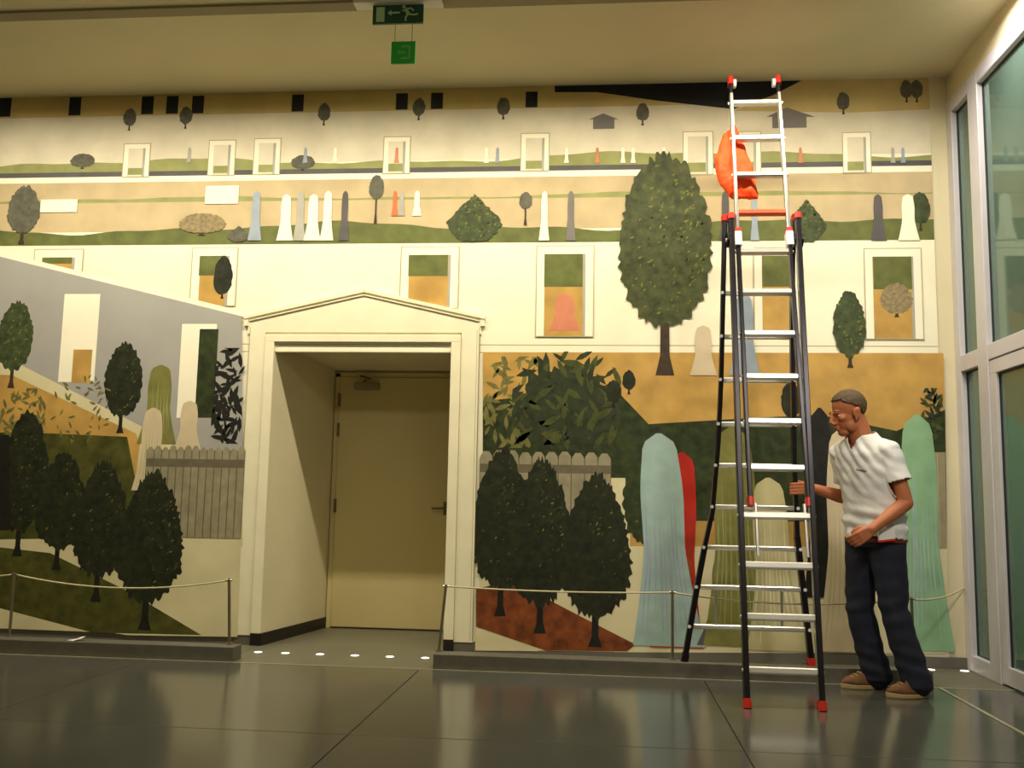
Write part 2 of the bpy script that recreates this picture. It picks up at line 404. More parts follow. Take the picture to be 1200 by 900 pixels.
# made-up body and mount dressing the added spot, out of view
t = thing('fill_spot_body', 'white cylindrical body of the added spot turned towards the ladder', 'spotlight', (1.75, -4.15, ZH+.015))
_d = (Vector((1.45, -0.9, 1.45)) - Vector((1.75, -4.15, 3.78))).normalized(); _c = Vector((0, 0, 3.78-ZH-.015))
b = MB(); b.tube([(0, 0, 0), (0, 0, -.02)], .07, 20); b.tube([(0, 0, -.02), _c-_d*.14], .012, 8); b.build('mount', 'housing_white', t)
b = MB(); b.tube([_c-_d*.22, _c-_d*.20, _c-_d*.04], [.04, .09, .10], 20); b.build('spot_shell', 'housing_white', t)

# ================================================================== the painting (a plain landscape stand-in)
# entries: r rect (x0,z0,x1,z1) / p polygon / w wavy band / t tree (x, foot, top, radius, outline, trunk share)
#          d tapering drop / f picket fence / l leaf cluster ; all in metres on the wall
MURAL = [
    ('r', 'tan_dark', -5.9, 3.962, 2.31, 4.201),
    ('r', 'sky', -5.9, 3.567, 2.31, 3.962),
    ('w', 'hill', -5.9, 3.515, 2.31, 3.581, 0.025, 1),
    ('r', 'slate', -5.9, 3.476, 2.31, 3.515),
    ('r', 'white', -5.9, 3.431, 2.31, 3.476),
    ('r', 'tan', -5.9, 3.037, 2.31, 3.431),
    ('w', 'grass', -5.9, 2.934, 2.31, 3.062, 0.03, 5),
    ('w', 'hill', -5.9, 3.269, 2.31, 3.294, 0.012, 7),
    ('r', 'cream', -5.9, 2.122, 2.31, 2.934),
    ('r', 'line', -5.9, 2.171, 2.31, 2.178),
    ('r', 'line', -5.9, 2.116, 2.31, 2.122),
    ('p', 'night', [(-0.378, 4.201), (1.472, 4.157), (1.209, 4.02), (0.933, 3.922), (0.379, 3.999), (-0.06, 4.074), (-0.376, 4.081)]),
    ('p', 'tan_dark', [(1.209, 4.02), (1.471, 4.105), (2.308, 4.092), (2.313, 3.893), (1.779, 3.879), (0.933, 3.909)]),
    ('r', 'night', -4.75, 3.976, -4.65, 4.13),
    ('r', 'night', -4.171, 3.975, -4.073, 4.124),
    ('r', 'night', -3.58, 3.973, -3.483, 4.118),
    ('r', 'night', -3.38, 3.973, -3.284, 4.116),
    ('r', 'night', -3.174, 3.972, -3.079, 4.114),
    ('r', 'night', -2.383, 3.971, -2.29, 4.106),
    ('r', 'night', -1.575, 3.969, -1.484, 4.098),
    ('r', 'night', -1.307, 3.969, -1.216, 4.096),
    ('r', 'night', -0.592, 3.967, -0.503, 4.089),
    ('t', 'tree_grey', -3.668, 3.844, 4.024, 0.052, 'oval', 0.2),
    ('t', 'tree_grey', -3.216, 3.85, 4.028, 0.051, 'oval', 0.2),
    ('t', 'tree_grey', -2.126, 3.856, 4.033, 0.049, 'oval', 0.2),
    ('t', 'tree_grey', -1.397, 3.883, 4.057, 0.049, 'oval', 0.2),
    ('t', 'tree_grey', -0.757, 3.877, 4.05, 0.048, 'oval', 0.2),
    ('t', 'tree_grey', 0.273, 3.811, 3.981, 0.047, 'oval', 0.2),
    ('t', 'tree_grey', 1.709, 3.867, 4.035, 0.045, 'oval', 0.2),
    ('t', 'tree_grey', 2.152, 3.948, 4.115, 0.044, 'oval', 0.2),
    ('t', 'tree_grey', 2.223, 3.946, 4.113, 0.044, 'oval', 0.2),
    ('r', 'roof_grey', -0.089, 3.79, 0.067, 3.876),
    ('p', 'roof_grey', [(-0.121, 3.865), (-0.015, 3.908), (0.098, 3.86)]),
    ('r', 'roof_grey', 1.206, 3.772, 1.448, 3.868),
    ('p', 'roof_grey', [(1.164, 3.859), (1.311, 3.927), (1.509, 3.852)]),
    ('t', 'tree_grey', -4.025, 3.542, 3.665, 0.097, 'oval', 0.1),
    ('t', 'tree_grey', -2.274, 3.503, 3.624, 0.093, 'oval', 0.1),
    ('t', 'tree_grey', 1.8, 3.458, 3.572, 0.083, 'oval', 0.1),
    ('r', 'line', -3.7, 3.467, -3.481, 3.74),
    ('r', 'white', -3.693, 3.474, -3.488, 3.733),
    ('r', 'sky', -3.658, 3.474, -3.521, 3.699),
    ('r', 'stone', -3.541, 3.473, -3.521, 3.698),
    ('r', 'hill', -3.653, 3.488, -3.536, 3.542),
    ('r', 'line', -3.019, 3.472, -2.804, 3.756),
    ('r', 'white', -3.013, 3.478, -2.81, 3.749),
    ('r', 'sky', -2.978, 3.478, -2.843, 3.715),
    ('r', 'stone', -2.863, 3.478, -2.843, 3.714),
    ('r', 'hill', -2.973, 3.492, -2.859, 3.549),
    ('r', 'line', -2.663, 3.474, -2.449, 3.763),
    ('r', 'white', -2.657, 3.48, -2.456, 3.756),
    ('r', 'sky', -2.622, 3.48, -2.489, 3.723),
    ('r', 'stone', -2.509, 3.48, -2.489, 3.722),
    ('r', 'hill', -2.618, 3.494, -2.505, 3.553),
    ('r', 'line', -1.659, 3.466, -1.45, 3.759),
    ('r', 'white', -1.652, 3.473, -1.457, 3.752),
    ('r', 'sky', -1.619, 3.473, -1.489, 3.719),
    ('r', 'stone', -1.508, 3.472, -1.489, 3.718),
    ('r', 'hill', -1.616, 3.486, -1.506, 3.547),
    ('r', 'line', -0.623, 3.472, -0.408, 3.767),
    ('r', 'white', -0.617, 3.478, -0.414, 3.76),
    ('r', 'sky', -0.585, 3.478, -0.446, 3.727),
    ('r', 'stone', -0.464, 3.477, -0.446, 3.726),
    ('r', 'hill', -0.583, 3.491, -0.463, 3.553),
    ('r', 'line', 0.564, 3.429, 0.784, 3.758),
    ('r', 'white', 0.57, 3.436, 0.778, 3.752),
    ('r', 'sky', 0.6, 3.436, 0.747, 3.719),
    ('r', 'stone', 0.729, 3.435, 0.747, 3.718),
    ('r', 'hill', 0.6, 3.449, 0.728, 3.521),
    ('r', 'line', 0.942, 3.431, 1.124, 3.751),
    ('r', 'white', 0.949, 3.437, 1.118, 3.745),
    ('r', 'sky', 0.979, 3.437, 1.088, 3.713),
    ('r', 'stone', 1.07, 3.436, 1.088, 3.712),
    ('r', 'hill', 0.978, 3.45, 1.069, 3.52),
    ('r', 'line', 1.695, 3.426, 1.896, 3.731),
    ('r', 'white', 1.7, 3.433, 1.89, 3.725),
    ('r', 'sky', 1.73, 3.433, 1.86, 3.693),
    ('r', 'stone', 1.843, 3.432, 1.86, 3.692),
    ('r', 'hill', 1.728, 3.446, 1.841, 3.511),
    ('d', 'stone', -3.17, 3.577, 3.699, 0.02, 0.6, 0),
    ('d', 'blue', -2.257, 3.563, 3.684, 0.02, 0.6, 0),
    ('d', 'white', -2.026, 3.56, 3.68, 0.02, 0.6, 0),
    ('d', 'rose', -1.554, 3.553, 3.672, 0.02, 0.6, 0),
    ('d', 'white', -0.877, 3.542, 3.661, 0.019, 0.6, 0),
    ('d', 'blue', -0.794, 3.541, 3.66, 0.019, 0.6, 0),
    ('d', 'white', -0.282, 3.533, 3.651, 0.018, 0.6, 0),
    ('d', 'rose', -0.056, 3.53, 3.647, 0.019, 0.6, 0),
    ('d', 'white', 0.131, 3.527, 3.644, 0.019, 0.6, 0),
    ('d', 'white', 0.205, 3.526, 3.643, 0.019, 0.6, 0),
    ('d', 'white', 0.428, 3.523, 3.639, 0.019, 0.6, 0),
    ('d', 'rose', 1.401, 3.508, 3.623, 0.018, 0.6, 0),
    ('d', 'stone', 2.044, 3.499, 3.612, 0.018, 0.6, 0),
    ('d', 'blue', 2.114, 3.498, 3.611, 0.018, 0.6, 0),
    ('t', 'tree_grey', -4.47, 2.949, 3.411, 0.132, 'oval', 0.2),
    ('t', 'bush_pale', -3.035, 3.006, 3.179, 0.181, 'oval', 0.1),
    ('t', 'tree_grey', -1.698, 3.087, 3.462, 0.055, 'oval', 0.5),
    ('t', 'tree_grey', -0.578, 3.064, 3.316, 0.047, 'oval', 0.5),
    ('t', 'tree_green', -0.955, 2.938, 3.301, 0.19, 'cone', 0),
    ('t', 'tree_green', 1.435, 2.922, 3.235, 0.13, 'cone', 0),
    ('t', 'tree_green', 2.219, 3.003, 3.277, 0.069, 'oval', 0.2),
    ('t', 'tree_grey', -2.744, 2.951, 3.076, 0.087, 'cone', 0),
    ('r', 'white', -4.337, 3.197, -4.039, 3.298),
    ('r', 'white', -3.022, 3.25, -2.761, 3.391),
    ('d', 'blue', -2.619, 2.963, 3.348, 0.054, 0.55, 0),
    ('d', 'white', -2.386, 2.961, 3.318, 0.065, 0.55, 0),
    ('d', 'stone', -2.275, 2.96, 3.343, 0.048, 0.55, 0),
    ('d', 'white', -2.176, 2.96, 3.316, 0.065, 0.55, 0),
    ('d', 'white', -2.065, 2.959, 3.341, 0.053, 0.55, 0),
    ('d', 'slate', -1.934, 2.958, 3.339, 0.041, 0.55, 0),
    ('d', 'rust_light', -1.555, 3.144, 3.335, 0.026, 0.55, 0),
    ('d', 'stone', -1.503, 3.144, 3.334, 0.026, 0.55, 0),
    ('d', 'white', -1.387, 3.143, 3.333, 0.035, 0.55, 0),
    ('d', 'white', -0.439, 2.948, 3.321, 0.039, 0.55, 0),
    ('d', 'roof_grey', -0.245, 2.946, 3.319, 0.039, 0.55, 0),
    ('d', 'slate', 1.931, 2.931, 3.267, 0.053, 0.55, 0),
    ('d', 'white', 2.136, 2.93, 3.265, 0.074, 0.55, 0),
    ('d', 'slate', 0.866, 2.939, 3.305, 0.044, 0.55, 0),
    ('d', 'blue', 1.071, 2.937, 3.303, 0.032, 0.55, 0),
    ('r', 'line', -4.356, 2.713, -3.957, 2.907),
    ('r', 'white', -4.349, 2.719, -3.964, 2.9),
    ('r', 'ochre', -4.284, 2.719, -4.023, 2.839),
    ('r', 'stone', -4.044, 2.719, -4.023, 2.839),
    ('r', 'grass', -4.287, 2.791, -4.046, 2.84),
    ('r', 'line', -3.098, 2.46, -2.739, 2.912),
    ('r', 'white', -3.091, 2.466, -2.746, 2.906),
    ('r', 'ochre', -3.029, 2.466, -2.803, 2.846),
    ('r', 'stone', -2.823, 2.466, -2.803, 2.846),
    ('r', 'grass', -3.036, 2.694, -2.83, 2.846),
    ('r', 'line', -1.497, 2.44, -1.058, 2.908),
    ('r', 'white', -1.49, 2.447, -1.065, 2.902),
    ('r', 'ochre', -1.432, 2.447, -1.121, 2.844),
    ('r', 'stone', -1.14, 2.447, -1.121, 2.843),
    ('r', 'grass', -1.436, 2.684, -1.143, 2.844),
    ('r', 'line', -0.492, 2.234, -0.072, 2.908),
    ('r', 'white', -0.486, 2.24, -0.078, 2.902),
    ('r', 'ochre', -0.43, 2.24, -0.134, 2.845),
    ('r', 'stone', -0.152, 2.241, -0.134, 2.844),
    ('r', 'grass', -0.433, 2.601, -0.154, 2.845),
    ('r', 'line', 1.058, 2.256, 1.402, 2.886),
    ('r', 'white', 1.064, 2.262, 1.396, 2.88),
    ('r', 'ochre', 1.117, 2.262, 1.342, 2.824),
    ('r', 'stone', 1.325, 2.263, 1.342, 2.823),
    ('r', 'grass', 1.119, 2.598, 1.327, 2.824),
    ('r', 'line', 1.823, 2.222, 2.217, 2.875),
    ('r', 'white', 1.829, 2.228, 2.211, 2.869),
    ('r', 'ochre', 1.881, 2.228, 2.159, 2.813),
    ('r', 'stone', 2.141, 2.229, 2.159, 2.812),
    ('r', 'grass', 1.885, 2.578, 2.147, 2.813),
    ('t', 'tree_dark', -2.845, 2.518, 2.846, 0.073, 'oval', 0.1),
    ('t', 'bush_pale', 2.037, 2.379, 2.623, 0.11, 'oval', 0.1),
    ('d', 'rose', -0.28, 2.278, 2.547, 0.117, 0.3, 0),
    ('p', 'ochre', [(-0.869, 2.12), (2.341, 2.127), (2.334, 1.442), (-0.854, 1.458)]),
    ('p', 'hedge', [(-0.861, 1.765), (0.079, 1.866), (0.32, 1.612), (1.03, 1.662), (1.497, 1.691), (2.011, 1.584), (2.339, 1.735), (2.323, 0.968), (-0.842, 0.902)]),
    ('p', 'ochre', [(0.173, 0.935), (2.323, 0.968), (2.318, 0.802), (0.174, 0.752)]),
    ('p', 'pave', [(0.174, 0.758), (2.318, 0.802), (2.304, 0.099), (0.09, 0.037)]),
    ('p', 'pave', [(-0.849, 1.215), (0.202, 1.232), (0.177, 0.04), (-0.858, 0.023)]),
    ('l', 'leaf_pale', -0.861, 1.431, -0.345, 2.09, 90, 0.11),
    ('l', 'leaf_dark', -0.651, 1.406, 0.128, 2.128, 150, 0.15),
    ('f', -0.873, 0.983, 0.059, 1.416, 10),
    ('t', 'hedge', 0.321, 0.762, 1.474, 0.177, 'oval', 0),
    ('p', 'rust', [(-0.879, 0.438), (-0.628, 0.503), (-0.147, 0.272), (0.235, 0.093), (0.177, 0.046), (-0.381, 0.033), (-0.873, 0.18)]),
    ('p', 'pave', [(-0.873, 0.174), (-0.428, 0.026), (-0.876, 0.017)]),
    ('t', 'tree_dark', -0.706, 0.255, 1.424, 0.206, 'cypress', 0.16),
    ('t', 'tree_dark', -0.427, 0.147, 1.355, 0.216, 'cypress', 0.16),
    ('t', 'tree_dark', -0.044, 0.067, 1.252, 0.237, 'cypress', 0.16),
    ('t', 'tree_big', 0.434, 1.96, 3.581, 0.329, 'oval', 0.22),
    ('t', 'tree_green', 1.712, 2.022, 2.562, 0.11, 'oval', 0.14),
    ('t', 'tree_dark', 0.181, 1.824, 1.995, 0.045, 'oval', 0.2),
    ('t', 'tree_dark', 0.073, 1.725, 1.921, 0.054, 'oval', 0.2),
    ('t', 'tree_dark', 1.306, 1.606, 1.917, 0.07, 'oval', 0.2),
    ('l', 'leaf_dark', 2.172, 1.429, 2.325, 1.883, 60, 0.08),
    ('p', 'slatewood', [(2.21, 1.44), (2.328, 1.442), (2.317, 0.796), (2.189, 0.793)]),
    ('r', 'line', 2.233, 0.8, 2.238, 1.435),
    ('r', 'line', 2.272, 0.801, 2.277, 1.436),
    ('d', 'pale_skin', 0.703, 1.961, 2.317, 0.096, 0.4, 0),
    ('d', 'blue', 0.989, 1.963, 2.545, 0.107, 0.25, 0),
    ('d', 'rust_red', 0.532, 0.08, 1.417, 0.181, 0.2, -0.06),
    ('d', 'blue_pale', 0.427, 0.088, 1.547, 0.247, 0.42, 0.1),
    ('d', 'slate', 0.913, 0.104, 0.775, 0.265, 0.6, 0),
    ('d', 'olive', 0.917, 0.104, 1.601, 0.243, 0.35, 0.05),
    ('d', 'pave_dark', 1.163, 0.083, 1.249, 0.201, 0.4, 0.08),
    ('d', 'tree_black', 1.496, 0.445, 1.739, 0.126, 0.7, 0),
    ('d', 'pale_skin', 1.662, 0.088, 1.61, 0.216, 0.4, 0),
    ('d', 'seafoam', 2.148, 0.115, 1.698, 0.202, 0.32, 0),
    ('p', 'bluegrey', [(-5.9, 2.869), (-4.637, 2.855), (-2.683, 2.382), (-2.619, 1.341), (-3.499, 1.329), (-5.9, 1.992)]),
    ('p', 'white', [(-5.9, 2.903), (-4.64, 2.889), (-2.658, 2.415), (-2.656, 2.376), (-4.636, 2.849), (-5.9, 2.862)]),
    ('p', 'pave', [(-5.9, 2.071), (-4.426, 2.026), (-2.611, 1.186), (-2.584, 0.695), (-3.388, 0.676), (-5.9, 1.538)]),
    ('p', 'ochre', [(-5.9, 1.979), (-4.452, 1.928), (-3.445, 1.5), (-3.407, 1.425), (-3.453, 0.675), (-5.9, 0.651)]),
    ('p', 'grass_dark', [(-5.9, 1.506), (-4.111, 1.492), (-3.509, 1.474), (-3.377, 0.986), (-3.431, 0.369), (-5.9, 0.341)]),
    ('r', 'white', -4.081, 1.88, -3.797, 2.553),
    ('r', 'ochre', -3.976, 1.873, -3.828, 2.126),
    ('r', 'white', -3.139, 1.619, -2.869, 2.324),
    ('r', 'hedge', -3.0, 1.62, -2.855, 2.285),
    ('t', 'tree_green', -4.452, 1.83, 2.494, 0.144, 'oval', 0.2),
    ('t', 'tree_dark', -3.568, 1.499, 2.179, 0.146, 'oval', 0.18),
    ('l', 'tree_black', -2.872, 1.433, -2.637, 2.144, 90, 0.11),
    ('l', 'leaf_pale', -4.514, 1.413, -4.155, 1.831, 90, 0.07),
    ('l', 'leaf_pale', -4.125, 1.418, -3.656, 1.931, 60, 0.05),
    ('p', 'pave', [(-3.457, 0.736), (-2.6, 0.743), (-2.587, 0.056), (-3.408, 0.042), (-5.9, 0.341), (-5.9, 0.651)]),
    ('p', 'grass_dark', [(-5.9, 0.764), (-4.039, 0.612), (-3.431, 0.357), (-2.853, 0.06), (-3.681, 0.052), (-5.9, 0.527)]),
    ('p', 'pave', [(-5.9, 0.521), (-3.694, 0.057), (-4.39, 0.06), (-5.9, 0.065)]),
    ('d', 'olive', -3.281, 1.426, 2.012, 0.151, 0.5, 0),
    ('d', 'pale_skin', -3.318, 1.081, 1.692, 0.132, 0.4, 0),
    ('d', 'pale_skin', -3.041, 1.367, 1.745, 0.111, 0.4, 0),
    ('f', -3.35, 0.748, -2.599, 1.417, 13),
    ('t', 'tree_dark', -4.295, 0.582, 1.669, 0.195, 'cypress', 0.17),
    ('t', 'tree_dark', -3.984, 0.49, 1.353, 0.185, 'cypress', 0.17),
    ('t', 'tree_dark', -3.663, 0.272, 1.294, 0.204, 'cypress', 0.17),
    ('t', 'tree_dark', -3.282, 0.083, 1.224, 0.246, 'cypress', 0.17),
    ('p', 'tree_black', [(-5.9, 1.538), (-4.433, 1.475), (-4.359, 0.779), (-5.9, 0.651)]),
]

def build_mural():
    rnd = random.Random(11)
    names = []; mb = MB()
    def mi(n):
        n = 'paint_' + n
        if n not in names: names.append(n)
        return names.index(n)
    Y0 = -0.012; lay = [0]
    def flat(pts, m, step=True):
        if step: lay[0] += 1
        y = Y0 - lay[0]*0.00005
        mb.add([(x, y, z) for x, z in pts], [tuple(range(len(pts)))], mi(m))
    # backing board
    for x0, z0, x1, z1 in ((-5.9, .075, -2.615, 4.10), (-.895, .075, 2.31, 4.10), (-2.615, 2.3, -.895, 4.10)):
        mb.box(x0, Y0, z0, x1, -.001, z1, mi('cream'))
    def clip(v, a, b): return max(a, min(b, v))
    def crown(x, zb, zt, r, shape, n=56, rough=.06):
        out = []; H = (zt-zb)/2; zc = (zt+zb)/2
        for k in range(n):
            a = 2*math.pi*k/n; sx, sz = math.cos(a), math.sin(a)
            if shape == 'oval': w = 1.0 - .12*sz
            elif shape == 'cone': w = clip(.95 - .75*sz, .05, 1.1)
            else: w = 1.0 - .30*max(sz, -.5)
            j = 1 + rnd.uniform(-rough, rough)
            zz = zc + H*sz*j
            if shape == 'cone': zz = max(zz, zb)
            out.append((x + r*sx*w*j, zz))
        return out
    FOLD = {'blue_pale': 'blue', 'rust_red': 'rust', 'olive': 'hill', 'seafoam': 'blue_pale', 'pale_skin': 'pave_dark', 'pave_dark': 'pave'}
    for op in MURAL:
        k, m = op[0], op[1]
        if k == 'r': flat([(op[2], op[3]), (op[4], op[3]), (op[4], op[5]), (op[2], op[5])], m)
        elif k == 'p': flat(op[2], m)
        elif k == 'w':
            x0, z0, x1, z1, amp, seed = op[2:]
            top = []
            for i in range(91):
                x = x1 + (x0-x1)*i/90
                top.append((x, z1 + amp*(math.sin(x*1.7+seed) + .5*math.sin(x*4.3+seed*2) + .25*math.sin(x*11+seed))))
            flat([(x0, z0), (x1, z0)] + top, m)
        elif k == 't':
            x, zb, zt, r, shape, tr = op[2:]
            H = zt-zb; zc = zb + H*tr
            if tr > 0:
                w = max(r*.10, .006)
                flat([(x-w*2.0, zb), (x+w*2.0, zb), (x+w, zb+H*tr*.4), (x+w*.9, zc+H*.12), (x-w*.9, zc+H*.12), (x-w, zb+H*tr*.4)], 'trunk' if m != 'tree_dark' else 'tree_black')
            n = 120 if r > .2 else (70 if r > .1 else 36)
            cr = crown(x, zc, zt, r, shape, n); flat(cr, m)
            if r > .09 and m in ('tree_dark', 'tree_big', 'tree_green', 'hedge'):
                lay[0] += 1
                cz = (zc+zt)/2; hh = (zt-zc)/2
                nd = int(900*r) if r < .25 else int(1500*r)
                for q in range(nd):
                    u = rnd.uniform(-.95, .95); v = rnd.uniform(-.93, .93)
                    wmax = (1-.30*max(v, -.5)) if shape == 'cypress' else (clip(.95-.75*v, .05, 1) if shape == 'cone' else 1-.12*v)
                    if (u/1)**2 + v*v > .86: continue
                    bias = .5 + .6*u
                    if rnd.random() > bias + .1: continue
                    px, pz = x + u*r*wmax*.95, cz + v*hh
                    s = rnd.uniform(.008, .017)*(1.3 if r > .25 else 1); ang = rnd.uniform(.2, 1.4)
                    dx, dz = math.cos(ang)*s, math.sin(ang)*s
                    col = ('leaf_mid' if rnd.random() < .6 else 'leaf_light') if m in ('tree_big', 'tree_green') else ('leaf_dark' if rnd.random() < .55 - .25*u else ('leaf_mid' if rnd.random() < .7 else 'leaf_light'))
                    flat([(px-dx, pz-dz), (px+dz*.4, pz-dx*.4), (px+dx, pz+dz), (px-dz*.4, pz+dx*.4)], col, False)
        elif k == 'd':
            x, zb, zt, r, top, lean = op[2:]
            pts = []; n = 26
            def half(t):                               # t 0 bottom .. 1 top
                sh_ = .50 + .10*math.sin(min(1, max(0, t-.45)/.45)*math.pi) + .50*max(0, 1-t/.62)**1.5; return r*sh_*math.sqrt(max(0.02, 1-max(0, (t-.90)/.10)**2))
            for i in range(n+1):
                t = i/n; pts.append((x + lean*(t-.5)*-1*(zt-zb)*.5 + half(t), zb + (zt-zb)*t))
            for i in range(n, -1, -1):
                t = i/n; pts.append((x + lean*(t-.5)*-1*(zt-zb)*.5 - half(t), zb + (zt-zb)*t))
            flat(pts, m)
            if r > .12 and m in FOLD:
                lay[0] += 1
                for q in range(9):
                    u = -.8 + 1.6*q/8 + rnd.uniform(-.06, .06); ta, tb = rnd.uniform(.02, .2), rnd.uniform(.5, .85); w = r*rnd.uniform(.02, .05)
                    def px_(t, o): return (x + lean*(t-.5)*-1*(zt-zb)*.5 + half(t)*u + o, zb + (zt-zb)*t)
                    flat([px_(ta, -w*.3), px_(ta, w*.3), px_((ta+tb)/2, w), px_(tb, 0), px_((ta+tb)/2, -w)], FOLD[m], False)
        elif k == 'f':
            x0, z0, x1, z1, n = op[1:]
            w = (x1-x0)/n; h = z1-z0
            flat([(x0, z0), (x1, z0), (x1, z1-w*.6), (x0, z1-w*.6)], 'wood_dark')
            lay[0] += 1
            for i in range(n):
                a = x0+i*w+.004; c = x0+(i+1)*w-.004; zt = z1-rnd.uniform(0, .02)
                flat([(a, z0), (c, z0), (c, zt-w*.35), (c-w*.25, zt), (a+w*.25, zt), (a, zt-w*.35)], 'wood', False)
            flat([(x0, z1-.16), (x1, z1-.16), (x1, z1-.10), (x0, z1-.10)], 'wood_dark')
        elif k == 'l':
            x0, z0, x1, z1, n, size = op[2:]
            if m != 'leaf_pale' and n > 100:
                cr = crown((x0+x1)/2, z0, z1-.1, (x1-x0)*.42, 'oval', 60, .12); flat(cr, m)
            for q in range(n):
                if q % 12 == 0: lay[0] += 1
                px = rnd.uniform(x0, x1); pz = rnd.uniform(z0, z1)
                if ((px-(x0+x1)/2)/((x1-x0)/2))**2 + ((pz-(z0+z1)/2)/((z1-z0)/2))**2 > 1.15: continue
                ang = rnd.uniform(.1, 3.0); s = size*rnd.uniform(.35, .65); t = Vector((math.cos(ang), math.sin(ang)))*s; nn = Vector((-t.y, t.x))*.28
                col = m if rnd.random() < .7 or m in ('tree_black', 'leaf_pale') else 'leaf_mid'
                pts = [(-t), (-t*.3+nn), (t*.4+nn*.8), t, (t*.4-nn*.8), (-t*.3-nn)]
                flat([(clip(px+v.x, x0, x1), clip(pz+v.y, z0, z1)) for v in pts], col, False)
    o = mb.build('mural', names)
    return tag(o, 'huge painted wall mural of cream terraces, ochre ground and dark green trees around the doorway', 'mural')
build_mural()

# ================================================================== small fixtures
# recessed floor lights
def floor_light(x, y, label):
    t = thing('floor_light', label, 'floor light', (x, y, 0), 'recessed floor lights')
    b = MB(); b.tube([(0, 0, -.01), (0, 0, .004)], .034, 20); b.build('rim', 'steel_strip', t)
    b = MB(); b.tube([(0, 0, 0), (0, 0, .006)], .026, 20); b.build('lens', 'floor_lens', t)
for i, x in enumerate((-2.30+.03, -2.08, -1.84, -1.60, -1.36, -1.12)):
    floor_light(x - .05, -.33, ('small round floor light touching the kerb end at the painted fence', 'round floor light below the black skirting corner of the niche', 'third floor light from the fence kerb, before the niche', 'fourth floor light from the fence kerb, before the door', 'round floor light before the handle side of the niche door', 'round floor light next to the kerb end with the leaning post')[i])
floor_light(2.16, -.10, 'round floor light between the seafoam painted shape and the glass wall')
floor_light(2.375, -.10, 'round floor light right at the foot of the glass wall')

# rope barrier: slim posts on the kerbs, cords between them
posts = {'a': (-5.35, 'left'), 'b': (-3.94, 'left'), 'c': (-2.42, 'left'), 'd': (-1.035, 'right'), 'e': (.443, 'right'), 'f': (1.90, 'right')}
POST_LABEL = {'a': 'slim steel barrier post far left of the niche, beyond the painted lawn',
              'b': 'slim steel barrier post before the dark painted lawn, left of the niche',
              'c': 'slim steel barrier post at the kerb end left of the door niche',
              'd': 'slim steel barrier post at the kerb end right of the door niche',
              'e': 'slim steel barrier post before the red and pale blue painted shapes',
              'f': 'slim steel barrier post behind the man, near the glass wall'}
for k, (x, s) in posts.items():
    t = thing('barrier_post', POST_LABEL[k], 'barrier post', (x, -.60, .092), 'slim barrier posts on the kerbs')
    lean = .035 if k == 'd' else (-.025 if k == 'c' else 0.0)
    b = MB(); b.tube([(0, 0, 0), (lean, 0, .42)], .0095, 10); b.build('pole', 'post_steel', t, smooth=False)
    b = MB(); b.tube([(0, 0, 0), (0, 0, .008)], .022, 14); b.build('base', 'post_steel', t)
    b = MB(); b.tube([(lean-.02, 0, .41), (lean+.02, 0, .41)], .007, 8); b.build('cord_clip', 'post_steel', t)
def cord(p, q, sag, label):
    p = Vector(p); q = Vector(q); b = MB()
    b.tube([p.lerp(q, i/24) - Vector((0, 0, sag*4*(i/24)*(1-i/24))) for i in range(25)], .0055, 6)
    tag(b.build('barrier_rope', 'rope', smooth=True), label, 'cord', 'barrier cords')
zc = .502
cord((-5.35, -.60, zc), (-3.94, -.60, zc), .05, 'thin pale cord before the painted facade, farthest from the niche')
cord((-3.94, -.60, zc), (-2.445, -.60, zc), .07, 'thin sagging pale cord between posts left of the door niche')
cord((-1.00, -.60, zc), (.443, -.60, zc), .015, 'thin pale cord before the three dark painted trees right of the niche')
cord((.443, -.60, zc), (1.90, -.60, zc), .05, 'thin pale cord running behind the ladder feet')
cord((1.90, -.60, zc), (2.425, -.012, zc+.03), .03, 'short pale cord from the last post to the wall end')

# scrap of paper on the kerb
b = MB(); PS = [(-.05, -.03, .002), (0, -.045, .002), (.035, -.015, .014), (.05, .015, .024), (.015, .025, .018), (-.01, .012, .006)]
b.add([(-3.43+x, -.665+y, .092+z+dz) for dz in (0, .003) for x, y, z in PS],
      [(0, 1, 5), (1, 2, 5), (2, 4, 5), (2, 3, 4), (6, 11, 7), (7, 11, 8), (8, 11, 10), (8, 10, 9)] + [(i, 6+i, 6+(i+1) % 6, (i+1) % 6) for i in range(6)])
tag(b.build('paper_scrap', 'paper'), 'small crumpled white paper scrap lying on the left kerb', 'paper')

# hanging escape route sign and square sign below
SX, SY = -1.255, -1.42
t = thing('exit_sign', 'dark green escape sign with arrow, door and running figure under the beam', 'sign', (SX, SY, ZH))
b = MB(); b.box(-.27, -.05, -.022, .27, .05, 0); b.build('housing', 'housing_white', t, bevel=.004)
b = MB(); b.box(-.155, -.008, -.140, .155, .008, -.018); pl = b.build('sign_plate', 'sign_dark_green', t)
b = MB(); yb = -.0095
def mk(poly): b.prism(poly, yb, -.007)
mk([(-.133, -.128), (-.082, -.128), (-.082, -.034), (-.133, -.034)])
mk([(-.064, -.072), (-.040, -.052), (-.040, -.066), (.012, -.066), (.012, -.077), (-.040, -.077), (-.040, -.091)])
def limb(a, c, w):
    a = Vector(a); c = Vector(c); d = (c-a).normalized(); n = Vector((-d.y, d.x))*w/2
    mk([tuple(a-n), tuple(c-n), tuple(c+n), tuple(a+n)])
hc = (.036, -.036); mk([(hc[0]+.010*math.cos(i*math.pi/6), hc[1]+.010*math.sin(i*math.pi/6)) for i in range(12)])
limb((.045, -.046), (.066, -.084), .022); limb((.050, -.052), (.078, -.044), .009); limb((.078, -.044), (.098, -.062), .009); limb((.046, -.05), (.026, -.062), .009)
